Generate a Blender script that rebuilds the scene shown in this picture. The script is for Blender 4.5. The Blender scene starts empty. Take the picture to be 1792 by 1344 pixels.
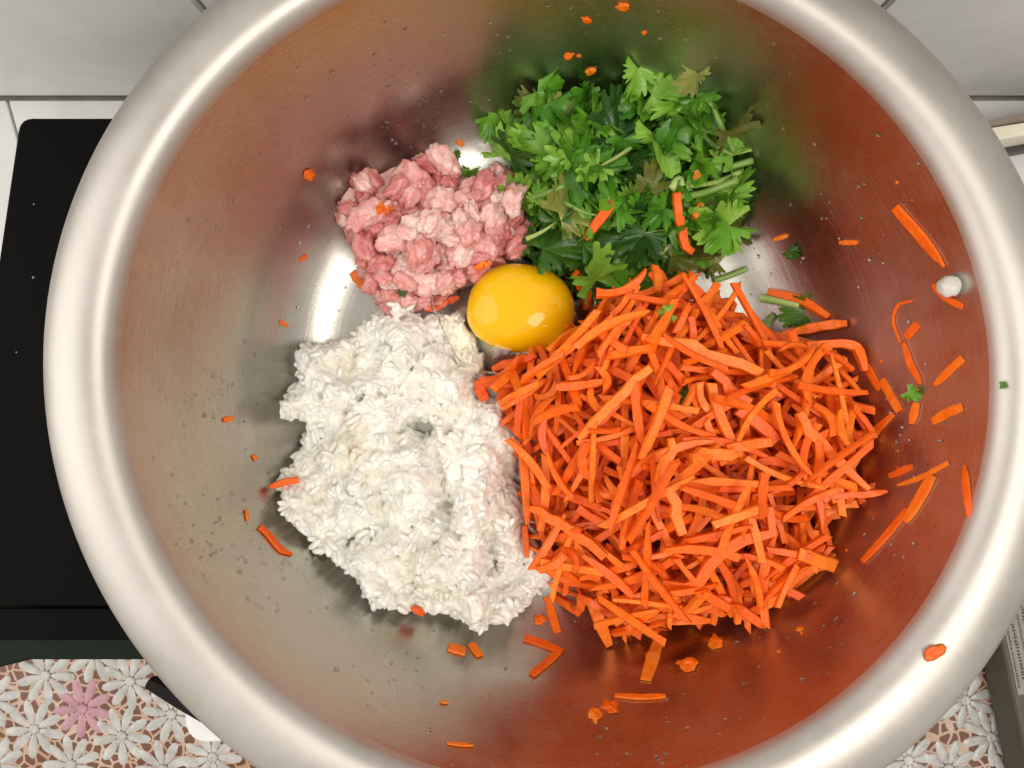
import bpy, bmesh, math, random
import numpy as np
from mathutils import Vector, Matrix, noise

random.seed(7)
rng = np.random.default_rng(7)
R = math.radians
scene = bpy.context.scene

# ------------------------------------------------------------------ camera
CAM_Z, F_PX = 0.43, 1294.0
cam_d = bpy.data.cameras.new('camera')
cam = bpy.data.objects.new('camera', cam_d)
scene.collection.objects.link(cam)
cam.location = (0, 0, CAM_Z)
cam.rotation_euler = (0, 0, 0)
cam_d.sensor_width = 36.0
cam_d.lens = 36.0 * F_PX / 1792.0
cam_d.clip_start = 0.01
cam_d.clip_end = 50
scene.camera = cam

# ------------------------------------------------------------------ light
world = bpy.data.worlds.new('World')
scene.world = world
world.use_nodes = True
bg = world.node_tree.nodes['Background']
bg.inputs[0].default_value = (1.0, 0.945, 0.86, 1)
bg.inputs[1].default_value = 0.72


def area(name, loc, target, size, power, col, size_y=None):
    l = bpy.data.lights.new(name, 'AREA')
    l.energy = power
    l.color = col
    l.size = size
    if size_y:
        l.shape = 'ELLIPSE'
        l.size_y = size_y
    o = bpy.data.objects.new(name, l)
    scene.collection.objects.link(o)
    o.location = loc
    o.rotation_euler = (Vector(target) - Vector(loc)).to_track_quat('-Z', 'Y').to_euler()
    return o


area('window_light', (-1.15, -0.05, 1.0), (0.0, 0.0, 0.15), 1.3, 10, (1.0, 0.97, 0.93), 1.6)
area('ceiling_lamp', (0.50, -0.38, 1.55), (0.02, 0.0, 0.15), 0.8, 11, (1.0, 0.95, 0.87), 0.8)

scene.view_settings.view_transform = 'Standard'
scene.view_settings.look = 'None'
scene.view_settings.exposure = 0.0
scene.view_settings.gamma = 1.0
scene.view_settings.use_curve_mapping = False

# ------------------------------------------------------------------ helpers
C = scene.collection


def mat(name):
    m = bpy.data.materials.new(name)
    m.use_nodes = True
    nt = m.node_tree
    return m, nt, nt.nodes['Principled BSDF']


def nd(nt, kind, **kw):
    n = nt.nodes.new(kind)
    for k, v in kw.items():
        if k in n.inputs:
            n.inputs[k].default_value = v
        else:
            setattr(n, k, v)
    return n


def ramp(nt, stops):
    n = nt.nodes.new('ShaderNodeValToRGB')
    while len(n.color_ramp.elements) < len(stops):
        n.color_ramp.elements.new(0.5)
    for e, (p, c) in zip(n.color_ramp.elements, stops):
        e.position = p
        e.color = (*c, 1) if len(c) == 3 else c
    return n


def bump(nt, p, height, strength, dist):
    b = nd(nt, 'ShaderNodeBump', Strength=strength, Distance=dist)
    nt.links.new(height, b.inputs['Height'])
    nt.links.new(b.outputs['Normal'], p.inputs['Normal'])
    return b


def mesh_obj(name, verts, faces, m=None, parent=None, smooth=False, uv=None):
    me = bpy.data.meshes.new(name)
    me.from_pydata([tuple(v) for v in verts], [], [tuple(f) for f in faces])
    if smooth:
        me.polygons.foreach_set('use_smooth', [True] * len(me.polygons))
    if m:
        me.materials.append(m)
    me.update()
    o = bpy.data.objects.new(name, me)
    C.objects.link(o)
    if parent:
        o.parent = parent
    return o


def mesh_only(name, verts, faces, m, smooth=False):
    me = bpy.data.meshes.new(name)
    me.from_pydata([tuple(v) for v in verts], [], [tuple(f) for f in faces])
    if smooth:
        me.polygons.foreach_set('use_smooth', [True] * len(me.polygons))
    me.materials.append(m)
    me.update()
    return me


def inst(name, me, mw, parent=None):
    o = bpy.data.objects.new(name, me)
    C.objects.link(o)
    if parent:
        o.parent = parent
    o.matrix_world = mw
    return o


def tag(o, label=None, cat=None, group=None, kind=None):
    if label: o['label'] = label
    if cat: o['category'] = cat
    if group: o['group'] = group
    if kind: o['kind'] = kind
    return o


def empty(name, loc=(0, 0, 0)):
    o = bpy.data.objects.new(name, None)
    o.empty_display_size = 0.01
    C.objects.link(o)
    o.location = loc
    return o


def prism(name, pts, z0, z1, m, parent=None, bev=0.0, seg=2):
    """extruded polygon (world xy), optionally bevelled"""
    bm = bmesh.new()
    vs = [bm.verts.new((x, y, z0)) for x, y in pts]
    f = bm.faces.new(vs)
    r = bmesh.ops.extrude_face_region(bm, geom=[f])
    for v in r['geom']:
        if isinstance(v, bmesh.types.BMVert):
            v.co.z = z1
    bmesh.ops.recalc_face_normals(bm, faces=bm.faces[:])
    if bev:
        bmesh.ops.bevel(bm, geom=bm.edges[:], offset=bev, segments=seg, affect='EDGES', profile=0.6)
    me = bpy.data.meshes.new(name)
    bm.to_mesh(me)
    bm.free()
    me.materials.append(m)
    o = bpy.data.objects.new(name, me)
    C.objects.link(o)
    if parent:
        o.parent = parent
    return o


def P(px, py, z):
    """photo pixel -> world point at height z"""
    d = CAM_Z - z
    return Vector(((px - 896) / F_PX * d, -(py - 672) / F_PX * d, z))


def fbm(x, y, z, sc, oct=3):
    v, a = 0.0, 1.0
    for i in range(oct):
        v += a * noise.noise(Vector((x * sc, y * sc, z * sc)) + Vector((17.3 * i, 5.1 * i, 0)))
        sc *= 2.1
        a *= 0.5
    return v


# ------------------------------------------------------------------ materials
def metal_material(name, rlo, rhi, brush, c0, c1):
    m, nt, p = mat(name)
    uv = nd(nt, 'ShaderNodeUVMap')
    mp = nd(nt, 'ShaderNodeMapping')
    mp.inputs['Scale'].default_value = (7, 1300, 1)
    nt.links.new(uv.outputs[0], mp.inputs[0])
    n = nd(nt, 'ShaderNodeTexNoise', Scale=1.0, Detail=3.0, Roughness=0.6)
    nt.links.new(mp.outputs[0], n.inputs['Vector'])
    tc = nd(nt, 'ShaderNodeTexCoord')
    n2 = nd(nt, 'ShaderNodeTexNoise', Scale=16.0, Detail=8.0, Roughness=0.7)
    nt.links.new(tc.outputs['Object'], n2.inputs['Vector'])
    r = nd(nt, 'ShaderNodeMapRange')
    r.inputs['From Min'].default_value = 0.3
    r.inputs['From Max'].default_value = 0.75
    r.inputs['To Min'].default_value = rlo
    r.inputs['To Max'].default_value = rhi
    nt.links.new(n2.outputs[0], r.inputs['Value'])
    sc_ = nd(nt, 'ShaderNodeMath', operation='MULTIPLY_ADD')
    sc_.inputs[1].default_value = 0.22
    nt.links.new(n.outputs[0], sc_.inputs[0])
    sb = nd(nt, 'ShaderNodeMath', operation='SUBTRACT')
    sb.inputs[1].default_value = 0.11
    nt.links.new(r.outputs[0], sb.inputs[0])
    nt.links.new(sb.outputs[0], sc_.inputs[2])
    nt.links.new(sc_.outputs[0], p.inputs['Roughness'])
    cr = ramp(nt, [(0.35, c0), (0.65, c1)])
    nt.links.new(n2.outputs[0], cr.inputs[0])
    nt.links.new(cr.outputs[0], p.inputs['Base Color'])
    p.inputs['Metallic'].default_value = 1.0
    p.inputs['Anisotropic'].default_value = 0.25
    tg = nd(nt, 'ShaderNodeTangent', direction_type='RADIAL', axis='Z')
    nt.links.new(tg.outputs[0], p.inputs['Tangent'])
    # fine circular brushing + slight hand-spun waviness
    wv = nd(nt, 'ShaderNodeTexNoise', Scale=14.0, Detail=1.0)
    nt.links.new(tc.outputs['Object'], wv.inputs['Vector'])
    b1 = nd(nt, 'ShaderNodeBump', Strength=0.25, Distance=0.003)
    nt.links.new(wv.outputs[0], b1.inputs['Height'])
    b2 = nd(nt, 'ShaderNodeBump', Strength=brush, Distance=0.00010)
    nt.links.new(n.outputs[0], b2.inputs['Height'])
    nt.links.new(b1.outputs[0], b2.inputs['Normal'])
    nt.links.new(b2.outputs[0], p.inputs['Normal'])
    return m


def simple(name, col, rough=0.5, **kw):
    m, nt, p = mat(name)
    p.inputs['Base Color'].default_value = (*col, 1)
    p.inputs['Roughness'].default_value = rough
    for k, v in kw.items():
        p.inputs[k].default_value = v
    return m


def varied(name, stops, scale, rough=0.5, coord='Object', bstr=0.0, bscale=200, bdist=0.0005, sss=0.0,
           rad=(1, .5, .25), sscale=0.003, coat=0.0, random_mix=0.0, detail=4.0, spec=0.5):
    m, nt, p = mat(name)
    if coord == 'Position':
        tc = nd(nt, 'ShaderNodeNewGeometry')
        vec = tc.outputs['Position']
    else:
        tc = nd(nt, 'ShaderNodeTexCoord')
        vec = tc.outputs[coord]
    n = nd(nt, 'ShaderNodeTexNoise', Scale=scale, Detail=detail, Roughness=0.6)
    nt.links.new(vec, n.inputs['Vector'])
    fac = n.outputs[0]
    if random_mix:
        oi = nd(nt, 'ShaderNodeObjectInfo')
        at = nd(nt, 'ShaderNodeAttribute', attribute_name='tone')
        ad = nd(nt, 'ShaderNodeMath', operation='ADD')
        nt.links.new(oi.outputs['Random'], ad.inputs[0])
        nt.links.new(at.outputs['Fac'], ad.inputs[1])
        fr = nd(nt, 'ShaderNodeMath', operation='FRACT')
        nt.links.new(ad.outputs[0], fr.inputs[0])
        mx = nd(nt, 'ShaderNodeMix')
        mx.inputs[0].default_value = random_mix
        nt.links.new(fac, mx.inputs[2])
        nt.links.new(fr.outputs[0], mx.inputs[3])
        fac = mx.outputs[0]
    cr = ramp(nt, stops)
    nt.links.new(fac, cr.inputs[0])
    nt.links.new(cr.outputs[0], p.inputs['Base Color'])
    p.inputs['Roughness'].default_value = rough
    p.inputs['Specular IOR Level'].default_value = spec
    if bstr:
        n2 = nd(nt, 'ShaderNodeTexNoise', Scale=bscale, Detail=3.0)
        nt.links.new(vec, n2.inputs['Vector'])
        bump(nt, p, n2.outputs[0], bstr, bdist)
    if sss:
        p.inputs['Subsurface Weight'].default_value = sss
        p.inputs['Subsurface Radius'].default_value = rad
        p.inputs['Subsurface Scale'].default_value = sscale
    if coat:
        p.inputs['Coat Weight'].default_value = coat
        p.inputs['Coat Roughness'].default_value = 0.12
    return m


M_METAL = metal_material('stainless_steel', 0.19, 0.38, 0.3, (0.43, 0.41, 0.365), (0.52, 0.50, 0.455))
M_RIM = metal_material('satin_steel_rim', 0.38, 0.56, 0.25, (0.47, 0.435, 0.395), (0.57, 0.535, 0.495))
M_CARROT = varied('carrot', [(0.25, (0.78, 0.095, 0.003)), (0.5, (0.94, 0.145, 0.004)), (0.72, (0.97, 0.215, 0.012)), (0.9, (0.96, 0.36, 0.08))],
                  300, 0.40, 'Position', 0.5, 1100, 0.0004, 0.3, (1, .35, .06), 0.0025, 0.0, 0.42, spec=0.35)
nt = M_CARROT.node_tree
bv = nd(nt, 'ShaderNodeBevel', Radius=0.00045)
bv.samples = 4
for n in nt.nodes:
    if n.type == 'BUMP':
        nt.links.new(bv.outputs[0], n.inputs['Normal'])
M_RICE = varied('cooked_rice', [(0.32, (0.82, 0.765, 0.63)), (0.5, (0.91, 0.885, 0.81)), (0.75, (0.94, 0.93, 0.89))],
                45, 0.24, 'Position', 0.12, 1200, 0.0002, 0.65, (1, .94, .80), 0.0020, 0.0, 0.2)
M_MEAT = varied('raw_minced_pork', [(0.26, (0.50, 0.12, 0.115)), (0.42, (0.72, 0.27, 0.25)), (0.57, (0.82, 0.44, 0.40)),
                                    (0.74, (0.90, 0.68, 0.62))],
                200, 0.33, 'Position', 0.5, 800, 0.0005, 0.5, (1, .4, .3), 0.004, 0.35, 0.38)
M_YOLK = simple('egg_yolk', (0.95, 0.52, 0.003), 0.12, **{'Specular IOR Level': 0.25, 'Subsurface Weight': 0.7, 'Subsurface Scale': 0.009,
                                                    'Coat Weight': 0.25, 'Coat Roughness': 0.03})
M_YOLK.node_tree.nodes['Principled BSDF'].inputs['Subsurface Radius'].default_value = (1, .5, .05)


def leaf_material(name, stops, trans=0.3):
    m, nt, p = mat(name)
    tc = nd(nt, 'ShaderNodeNewGeometry')
    n = nd(nt, 'ShaderNodeTexNoise', Scale=160.0, Detail=4.0)
    nt.links.new(tc.outputs['Position'], n.inputs['Vector'])
    oi = nd(nt, 'ShaderNodeObjectInfo')
    mx = nd(nt, 'ShaderNodeMix')
    mx.inputs[0].default_value = 0.45
    nt.links.new(n.outputs[0], mx.inputs[2])
    nt.links.new(oi.outputs['Random'], mx.inputs[3])
    cr = ramp(nt, stops)
    nt.links.new(mx.outputs[0], cr.inputs[0])
    nt.links.new(cr.outputs[0], p.inputs['Base Color'])
    p.inputs['Roughness'].default_value = 0.27
    n2 = nd(nt, 'ShaderNodeTexNoise', Scale=500.0, Detail=2.0)
    nt.links.new(tc.outputs['Position'], n2.inputs['Vector'])
    bump(nt, p, n2.outputs[0], 0.4, 0.0006)
    tr = nd(nt, 'ShaderNodeBsdfTranslucent')
    nt.links.new(cr.outputs[0], tr.inputs[0])
    ms = nd(nt, 'ShaderNodeMixShader')
    ms.inputs[0].default_value = trans
    nt.links.new(p.outputs[0], ms.inputs[1])
    nt.links.new(tr.outputs[0], ms.inputs[2])
    nt.links.new(ms.outputs[0], nt.nodes['Material Output'].inputs[0])
    return m


M_LEAF = leaf_material('cilantro_green', [(0.28, (0.055, 0.21, 0.012)), (0.5, (0.15, 0.40, 0.028)), (0.74, (0.34, 0.60, 0.08))])
M_LEAF_DARK = leaf_material('cilantro_dark_green', [(0.3, (0.025, 0.090, 0.012)), (0.7, (0.10, 0.25, 0.025))])
M_LEAF_OLIVE = leaf_material('cilantro_yellowing', [(0.3, (0.13, 0.14, 0.025)), (0.6, (0.26, 0.28, 0.05)), (0.8, (0.38, 0.40, 0.10))])
M_STEM = varied('cilantro_stem', [(0.3, (0.16, 0.32, 0.05)), (0.7, (0.42, 0.52, 0.17))], 60, 0.35, 'Position', sss=0.2, random_mix=0.5)

m, nt, p = mat('clear_egg_white')
p.inputs['Base Color'].default_value = (1.0, 0.97, 0.86, 1)
p.inputs['Roughness'].default_value = 0.03
p.inputs['IOR'].default_value = 1.35
p.inputs['Transmission Weight'].default_value = 1.0
M_GEL = m
m, nt, p = mat('water')
p.inputs['Base Color'].default_value = (1, 1, 1, 1)
p.inputs['Roughness'].default_value = 0.05
p.inputs['IOR'].default_value = 1.33
p.inputs['Transmission Weight'].default_value = 1.0
M_WATER = m

# glazed tile with fine horizontal relief
m, nt, p = mat('glazed_tile')
tc = nd(nt, 'ShaderNodeNewGeometry')
mp = nd(nt, 'ShaderNodeMapping')
mp.inputs['Scale'].default_value = (30, 30, 260)
nt.links.new(tc.outputs['Position'], mp.inputs[0])
n = nd(nt, 'ShaderNodeTexNoise', Scale=1.0, Detail=4.0)
nt.links.new(mp.outputs[0], n.inputs['Vector'])
bump(nt, p, n.outputs[0], 0.16, 0.0009)
n2 = nd(nt, 'ShaderNodeTexNoise', Scale=30.0, Detail=6.0, Roughness=0.7)
nt.links.new(tc.outputs['Position'], n2.inputs['Vector'])
cr = ramp(nt, [(0.22, (0.46, 0.43, 0.36)), (0.36, (0.66, 0.65, 0.64)), (0.7, (0.73, 0.725, 0.72))])
nt.links.new(n2.outputs[0], cr.inputs[0])
nt.links.new(cr.outputs[0], p.inputs['Base Color'])
p.inputs['Roughness'].default_value = 0.35
M_TILE = m
M_GROUT = varied('grout', [(0.3, (0.16, 0.15, 0.13)), (0.7, (0.30, 0.28, 0.25))], 80, 0.9, 'Position')

# black glass with dust
m, nt, p = mat('black_cooktop_glass')
tc = nd(nt, 'ShaderNodeNewGeometry')
v = nd(nt, 'ShaderNodeTexVoronoi', Scale=95.0)
nt.links.new(tc.outputs['Position'], v.inputs['Vector'])
n = nd(nt, 'ShaderNodeTexNoise', Scale=40.0, Detail=3.0)
nt.links.new(tc.outputs['Position'], n.inputs['Vector'])
ml = nd(nt, 'ShaderNodeMath', operation='MULTIPLY')
ml.inputs[1].default_value = 0.095
nt.links.new(n.outputs[0], ml.inputs[0])
lt = nd(nt, 'ShaderNodeMath', operation='LESS_THAN')
nt.links.new(v.outputs['Distance'], lt.inputs[0])
nt.links.new(ml.outputs[0], lt.inputs[1])
# keep only some of the cells dusty
sep = nd(nt, 'ShaderNodeSeparateColor')
nt.links.new(v.outputs['Color'], sep.inputs[0])
gt = nd(nt, 'ShaderNodeMath', operation='GREATER_THAN')
gt.inputs[1].default_value = 0.6
nt.links.new(sep.outputs[0], gt.inputs[0])
m2 = nd(nt, 'ShaderNodeMath', operation='MULTIPLY')
nt.links.new(lt.outputs[0], m2.inputs[0])
nt.links.new(gt.outputs[0], m2.inputs[1])
cr = ramp(nt, [(0.0, (0.004, 0.004, 0.004)), (1.0, (0.30, 0.29, 0.27))])
nt.links.new(m2.outputs[0], cr.inputs[0])
nt.links.new(cr.outputs[0], p.inputs['Base Color'])
p.inputs['Roughness'].default_value = 0.5
p.inputs['Specular IOR Level'].default_value = 0.03
M_BLACK = m
M_GREEN_GLASS = simple('dark_green_glass_edge', (0.003, 0.009, 0.005), 0.4, **{'Specular IOR Level': 0.12})
M_IRON = simple('black_iron', (0.008, 0.008, 0.008), 0.6, **{'Specular IOR Level': 0.15})
M_WHITE = varied('white_plastic', [(0.3, (0.74, 0.75, 0.76)), (0.7, (0.80, 0.80, 0.80))], 30, 0.3, 'Position')
M_CREAM = varied('cream_plastic', [(0.3, (0.74, 0.69, 0.53)), (0.7, (0.80, 0.76, 0.62))], 60, 0.4, 'Position')
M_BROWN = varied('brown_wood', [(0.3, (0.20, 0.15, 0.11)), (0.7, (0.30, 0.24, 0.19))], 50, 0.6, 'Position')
M_GAP_SHADE = simple('gap_shade', (0.045, 0.042, 0.033), 0.5)  # painted shade for the dark gap below the cream rail
M_CARTON = varied('olive_grey_carton', [(0.3, (0.055, 0.048, 0.03)), (0.7, (0.08, 0.072, 0.045))], 40, 0.5, 'Position')
M_PAPER = varied('label_paper', [(0.3, (0.22, 0.205, 0.165)), (0.7, (0.28, 0.265, 0.22))], 80, 0.6, 'Position')
M_INK = simple('ink', (0.03, 0.03, 0.03), 0.6)

# ------------------------------------------------------------------ setting
WALL_Y = 0.166
wall = prism('wall_back', [(-0.6, WALL_Y + 0.003), (0.6, WALL_Y + 0.003), (0.6, WALL_Y + 0.05), (-0.6, WALL_Y + 0.05)], -0.02, 0.24, M_GROUT)
tag(wall, kind='structure')
tx = [-0.438, -0.137, 0.164, 0.465]
for i in range(3):
    x0, x1 = tx[i] + 0.0011, tx[i + 1] - 0.0011
    bm = bmesh.new()
    bmesh.ops.create_cube(bm, size=1)
    for vv in bm.verts:
        vv.co = Vector((x0 if vv.co.x < 0 else x1, WALL_Y if vv.co.y < 0 else WALL_Y + 0.02, 0.0035 if vv.co.z < 0 else 0.236))
    bmesh.ops.bevel(bm, geom=bm.edges[:], offset=0.0012, segments=2, affect='EDGES')
    me = bpy.data.meshes.new('tile')
    bm.to_mesh(me)
    bm.free()
    me.materials.append(M_TILE)
    t = bpy.data.objects.new('tile', me)
    C.objects.link(t)
    t.parent = wall

counter = prism('counter', [(-0.7, -0.6), (0.7, -0.6), (0.7, WALL_Y + 0.003), (-0.7, WALL_Y + 0.003)], -0.04, -0.004, M_GROUT)
tag(counter, kind='structure')
sx0, sx1 = P(13, 170, 0).x, P(36, 207, 0).x
yb, yf = WALL_Y - 0.001, 0.02
slope = (sx1 - sx0) / (P(13, 170, 0).y - P(36, 207, 0).y)
xe = sx0 + slope * (yb - yf) * 0.45
for quad in ([(-0.6, yb), (-0.6, yf), (xe - 0.001, yf), (sx0 - 0.001, yb)],
             [(sx0 + 0.0006, yb), (xe + 0.0006, yf), (0.16, yf), (0.16, yb)],
             [(0.162, yb), (0.162, yf), (0.5, yf), (0.5, yb)]):
    prism('tile', quad, -0.006, 0.0, M_TILE, counter, bev=0.0008)

# ---- tablecloth: moulded lace vinyl with raised daisies
m, nt, p = mat('lace_vinyl')
tc = nd(nt, 'ShaderNodeNewGeometry')
nw = nd(nt, 'ShaderNodeTexNoise', Scale=90.0, Detail=1.0)
nt.links.new(tc.outputs['Position'], nw.inputs['Vector'])
wm = nd(nt, 'ShaderNodeVectorMath', operation='MULTIPLY_ADD')
wm.inputs[1].default_value = (0.004, 0.004, 0)
nt.links.new(nw.outputs['Color'], wm.inputs[0])
nt.links.new(tc.outputs['Position'], wm.inputs[2])
v = nd(nt, 'ShaderNodeTexVoronoi', feature='DISTANCE_TO_EDGE', Scale=165.0, Randomness=0.85)
nt.links.new(wm.outputs[0], v.inputs['Vector'])
cr = ramp(nt, [(0.07, (0.56, 0.42, 0.34)), (0.135, (0.17, 0.072, 0.040))])
nt.links.new(v.outputs['Distance'], cr.inputs[0])
n3 = nd(nt, 'ShaderNodeTexNoise', Scale=28.0, Detail=3.0)
nt.links.new(tc.outputs['Position'], n3.inputs['Vector'])
cr3 = ramp(nt, [(0.35, (1, 1, 1)), (0.72, (0.62, 0.42, 0.22))])
nt.links.new(n3.outputs[0], cr3.inputs[0])
mm = nd(nt, 'ShaderNodeMix', data_type='RGBA', blend_type='MULTIPLY')
mm.inputs[0].default_value = 1.0
nt.links.new(cr.outputs[0], mm.inputs[6])
nt.links.new(cr3.outputs[0], mm.inputs[7])
nt.links.new(mm.outputs[2], p.inputs['Base Color'])
inv = nd(nt, 'ShaderNodeMath', operation='LESS_THAN')
inv.inputs[1].default_value = 0.105
nt.links.new(v.outputs['Distance'], inv.inputs[0])
bump(nt, p, inv.outputs[0], 0.7, 0.0008)
p.inputs['Roughness'].default_value = 0.3
M_LACE = m
M_PETAL = varied('white_vinyl_petal', [(0.3, (0.34, 0.33, 0.31)), (0.7, (0.56, 0.545, 0.52))], 120, 0.3, 'Position')
M_PETAL_PINK = varied('pink_vinyl_petal', [(0.3, (0.38, 0.19, 0.23)), (0.7, (0.50, 0.27, 0.32))], 120, 0.3, 'Position')

nx_, ny_ = 60, 26
vs, fs = [], []
for j in range(ny_ + 1):
    for i in range(nx_ + 1):
        x = -0.42 + 0.84 * i / nx_
        y = -0.40 + 0.41 * j / ny_
        vs.append((x, y, 0.0012))
for j in range(ny_):
    for i in range(nx_):
        a = j * (nx_ + 1) + i
        fs.append((a, a + 1, a + nx_ + 2, a + nx_ + 1))
cloth = mesh_obj('tablecloth', vs, fs, M_LACE, smooth=True)
md = cloth.modifiers.new('thickness', 'SOLIDIFY')
md.thickness = 0.001
md.offset = -1
tag(cloth, 'lace patterned vinyl tablecloth with white and pink daisies under the stove', 'tablecloth')


def daisy_mesh(name, m):
    vs, fs = [], []
    n = 9
    for k in range(n):
        a0 = 2 * math.pi * k / n
        L, W = 0.0148, 0.0054
        base = len(vs)
        rings, seg = 3, 10
        c = Vector((0.0025 + L / 2, 0, 0))
        prof = [(1.0, 0.0), (0.84, 0.0004), (0.45, 0.0006)]
        for q, (s, h) in enumerate(prof):
            for e in range(seg):
                t = 2 * math.pi * e / seg
                px_, py_ = math.cos(t), math.sin(t)
                wid = W / 2 * (1 + 0.25 * px_)
                pt = Vector((c.x + L / 2 * s * px_, wid * s * py_, h))
                if q == 2:
                    pt.z -= 0.0002 * (1 - abs(px_))
                ca, sa = math.cos(a0), math.sin(a0)
                vs.append((pt.x * ca - pt.y * sa, pt.x * sa + pt.y * ca, pt.z))
        vs.append((c.x * math.cos(a0), c.x * math.sin(a0), 0.0004))
        for q in range(rings - 1):
            for e in range(seg):
                a = base + q * seg + e
                b = base + q * seg + (e + 1) % seg
                fs.append((a, b, b + seg, a + seg))
        for e in range(seg):
            fs.append((base + 2 * seg + e, base + 2 * seg + (e + 1) % seg, base + 3 * seg))
    base = len(vs)
    for q, (r_, h) in enumerate([(0.0030, 0.0002), (0.0024, 0.0012), (0.0012, 0.0008)]):
        for e in range(10):
            t = 2 * math.pi * e / 10
            vs.append((r_ * math.cos(t), r_ * math.sin(t), h))
    vs.append((0, 0, 0.0005))
    for q in range(2):
        for e in range(10):
            a = base + q * 10 + e
            b = base + q * 10 + (e + 1) % 10
            fs.append((a, b, b + 10, a + 10))
    for e in range(10):
        fs.append((base + 20 + e, base + 20 + (e + 1) % 10, base + 30))
    return mesh_only(name, vs, fs, m, True)


DW, DP = daisy_mesh('daisy_white', M_PETAL), daisy_mesh('daisy_pink', M_PETAL_PINK)
daisies = [(80, 1182), (165, 1145), (228, 1192), (60, 1276), (213, 1288), (300, 1250), (125, 1338), (285, 1346), (-14, 1225),
           (372, 1325), (-8, 1338), (1660, 1345), (1735, 1290), (1690, 1225), (1590, 1330), (1765, 1365)]
for k, (px_, py_) in enumerate(daisies + [(145, 1240)]):
    w = P(px_, py_, 0.0012)
    o = inst('daisy', DP if k == len(daisies) else DW, Matrix.Translation(w) @ Matrix.Rotation(random.uniform(0, 6.28), 4, 'Z'))
    o.parent = cloth
    if k == len(daisies):
        o['label'] = 'pink daisy moulded in the tablecloth'

# ---- cooktop
STOVE_Z = 0.100
stove = empty('gas_cooktop', (-0.02, 0, 0.002))
tag(stove, 'black glass cooktop with dark green front edge under the bowl', 'cooktop')
bl, fl = P(34, 206, STOVE_Z), P(-92, 1064, STOVE_Z)


def rounded(pts, r, seg=5):
    out = []
    n = len(pts)
    for i in range(n):
        p0, p1, p2 = Vector(pts[i - 1]), Vector(pts[i]), Vector(pts[(i + 1) % n])
        a = p1 + (p0 - p1).normalized() * r
        b = p1 + (p2 - p1).normalized() * r
        for k in range(seg + 1):
            t = k / seg
            q = a * (1 - t) ** 2 + p1 * 2 * t * (1 - t) + b * t * t
            out.append((q.x, q.y))
    return out


XR = 0.20
yg = P(0, 1064, STOVE_Z).y
yfr = P(0, 1119, STOVE_Z - 0.003).y
prism('glass_top', rounded([(bl.x, bl.y), (fl.x, yg + 0.0006), (XR, yg + 0.0006), (XR, bl.y)], 0.006), STOVE_Z - 0.008, STOVE_Z, M_BLACK, stove, bev=0.0015)
prism('front_trim', rounded([(fl.x, yg - 0.0006), (fl.x - 0.002, yfr), (XR, yfr), (XR, yg - 0.0006)], 0.003), STOVE_Z - 0.012, STOVE_Z - 0.001, M_BLACK, stove, bev=0.0012)
ylip = P(0, 1146, STOVE_Z - 0.02).y
lx = P(70, 1146, STOVE_Z - 0.02).x
prism('front_edge', [(fl.x - 0.004, yfr + 0.01), (fl.x - 0.004, ylip - 0.008), (lx, ylip), (XR, ylip), (XR, yfr + 0.01)], STOVE_Z - 0.026, STOVE_Z - 0.0135, M_GREEN_GLASS, stove, bev=0.001)
prism('body', [(bl.x + 0.012, bl.y - 0.01), (fl.x + 0.015, yfr + 0.02), (XR - 0.015, yfr + 0.02), (XR - 0.015, bl.y - 0.01)], 0.012, STOVE_Z - 0.0275, M_IRON, stove)
for sxx in (-0.2, 0.15):
    for syy in (-0.07, 0.08):
        prism('foot', [(sxx, syy), (sxx + 0.02, syy), (sxx + 0.02, syy + 0.02), (sxx, syy + 0.02)], 0.0015, 0.0125, M_IRON, stove)

# ------------------------------------------------------------------ bowl
FLOOR = 0.138
BX, BY = 0.0130, 0.0039
EA, EB = 0.0227, -0.0162            # the spun bowl is a little out of round towards its rim
arc = []
r0, rc = 0.079, 0.040
for k in range(13):
    t = R(67) * k / 12
    arc.append((r0 + rc * math.sin(t) * 0.84, rc * (1 - math.cos(t))))
inner = [(0.0, 0.0), (0.03, 0.0), (0.06, 0.0)] + arc
wr, wz = inner[-1]
LIP_R, LIP_Z = 0.1280, 0.0690
for k in range(1, 9):
    t = k / 8
    inner.append((wr + (LIP_R - wr) * t + 0.0012 * math.sin(math.pi * t), wz + (LIP_Z - wz) * t))
flange = [(0.1280, 0.0690), (0.1283, 0.0699), (0.1289, 0.0712), (0.1298, 0.0725), (0.1310, 0.0736), (0.1325, 0.0745), (0.1345, 0.0751), (0.1370, 0.0754), (0.1396, 0.0753),
          (0.1420, 0.0749), (0.1444, 0.0742), (0.1468, 0.0732), (0.1490, 0.0719), (0.1507, 0.0704), (0.1514, 0.0692), (0.1513, 0.0681), (0.1504, 0.0676)]
under = [(0.1492, 0.0686), (0.1478, 0.0704), (0.1450, 0.0724), (0.141, 0.0741), (0.137, 0.0748), (0.133, 0.0738), (0.1305, 0.0715), (0.1294, 0.0685)]
FDX, FDY = 0.0007, -0.0024
TH = 0.0012
outer = []
for k in range(len(inner) - 1, 0, -1):
    r_, z_ = inner[k]
    outer.append((r_ + TH * 0.9, z_ - TH * 0.5 if k > 3 else -TH))
outer.append((0.0, -TH))


def oval(r_, th):
    g = min(1.0, max(0.0, (r_ - 0.092) / (0.128 - 0.092)))
    g = g * g * (3 - 2 * g)
    return r_ * (1 + g * (EA * math.cos(2 * th) + EB * math.sin(2 * th))), g


SEG = 200


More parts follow.
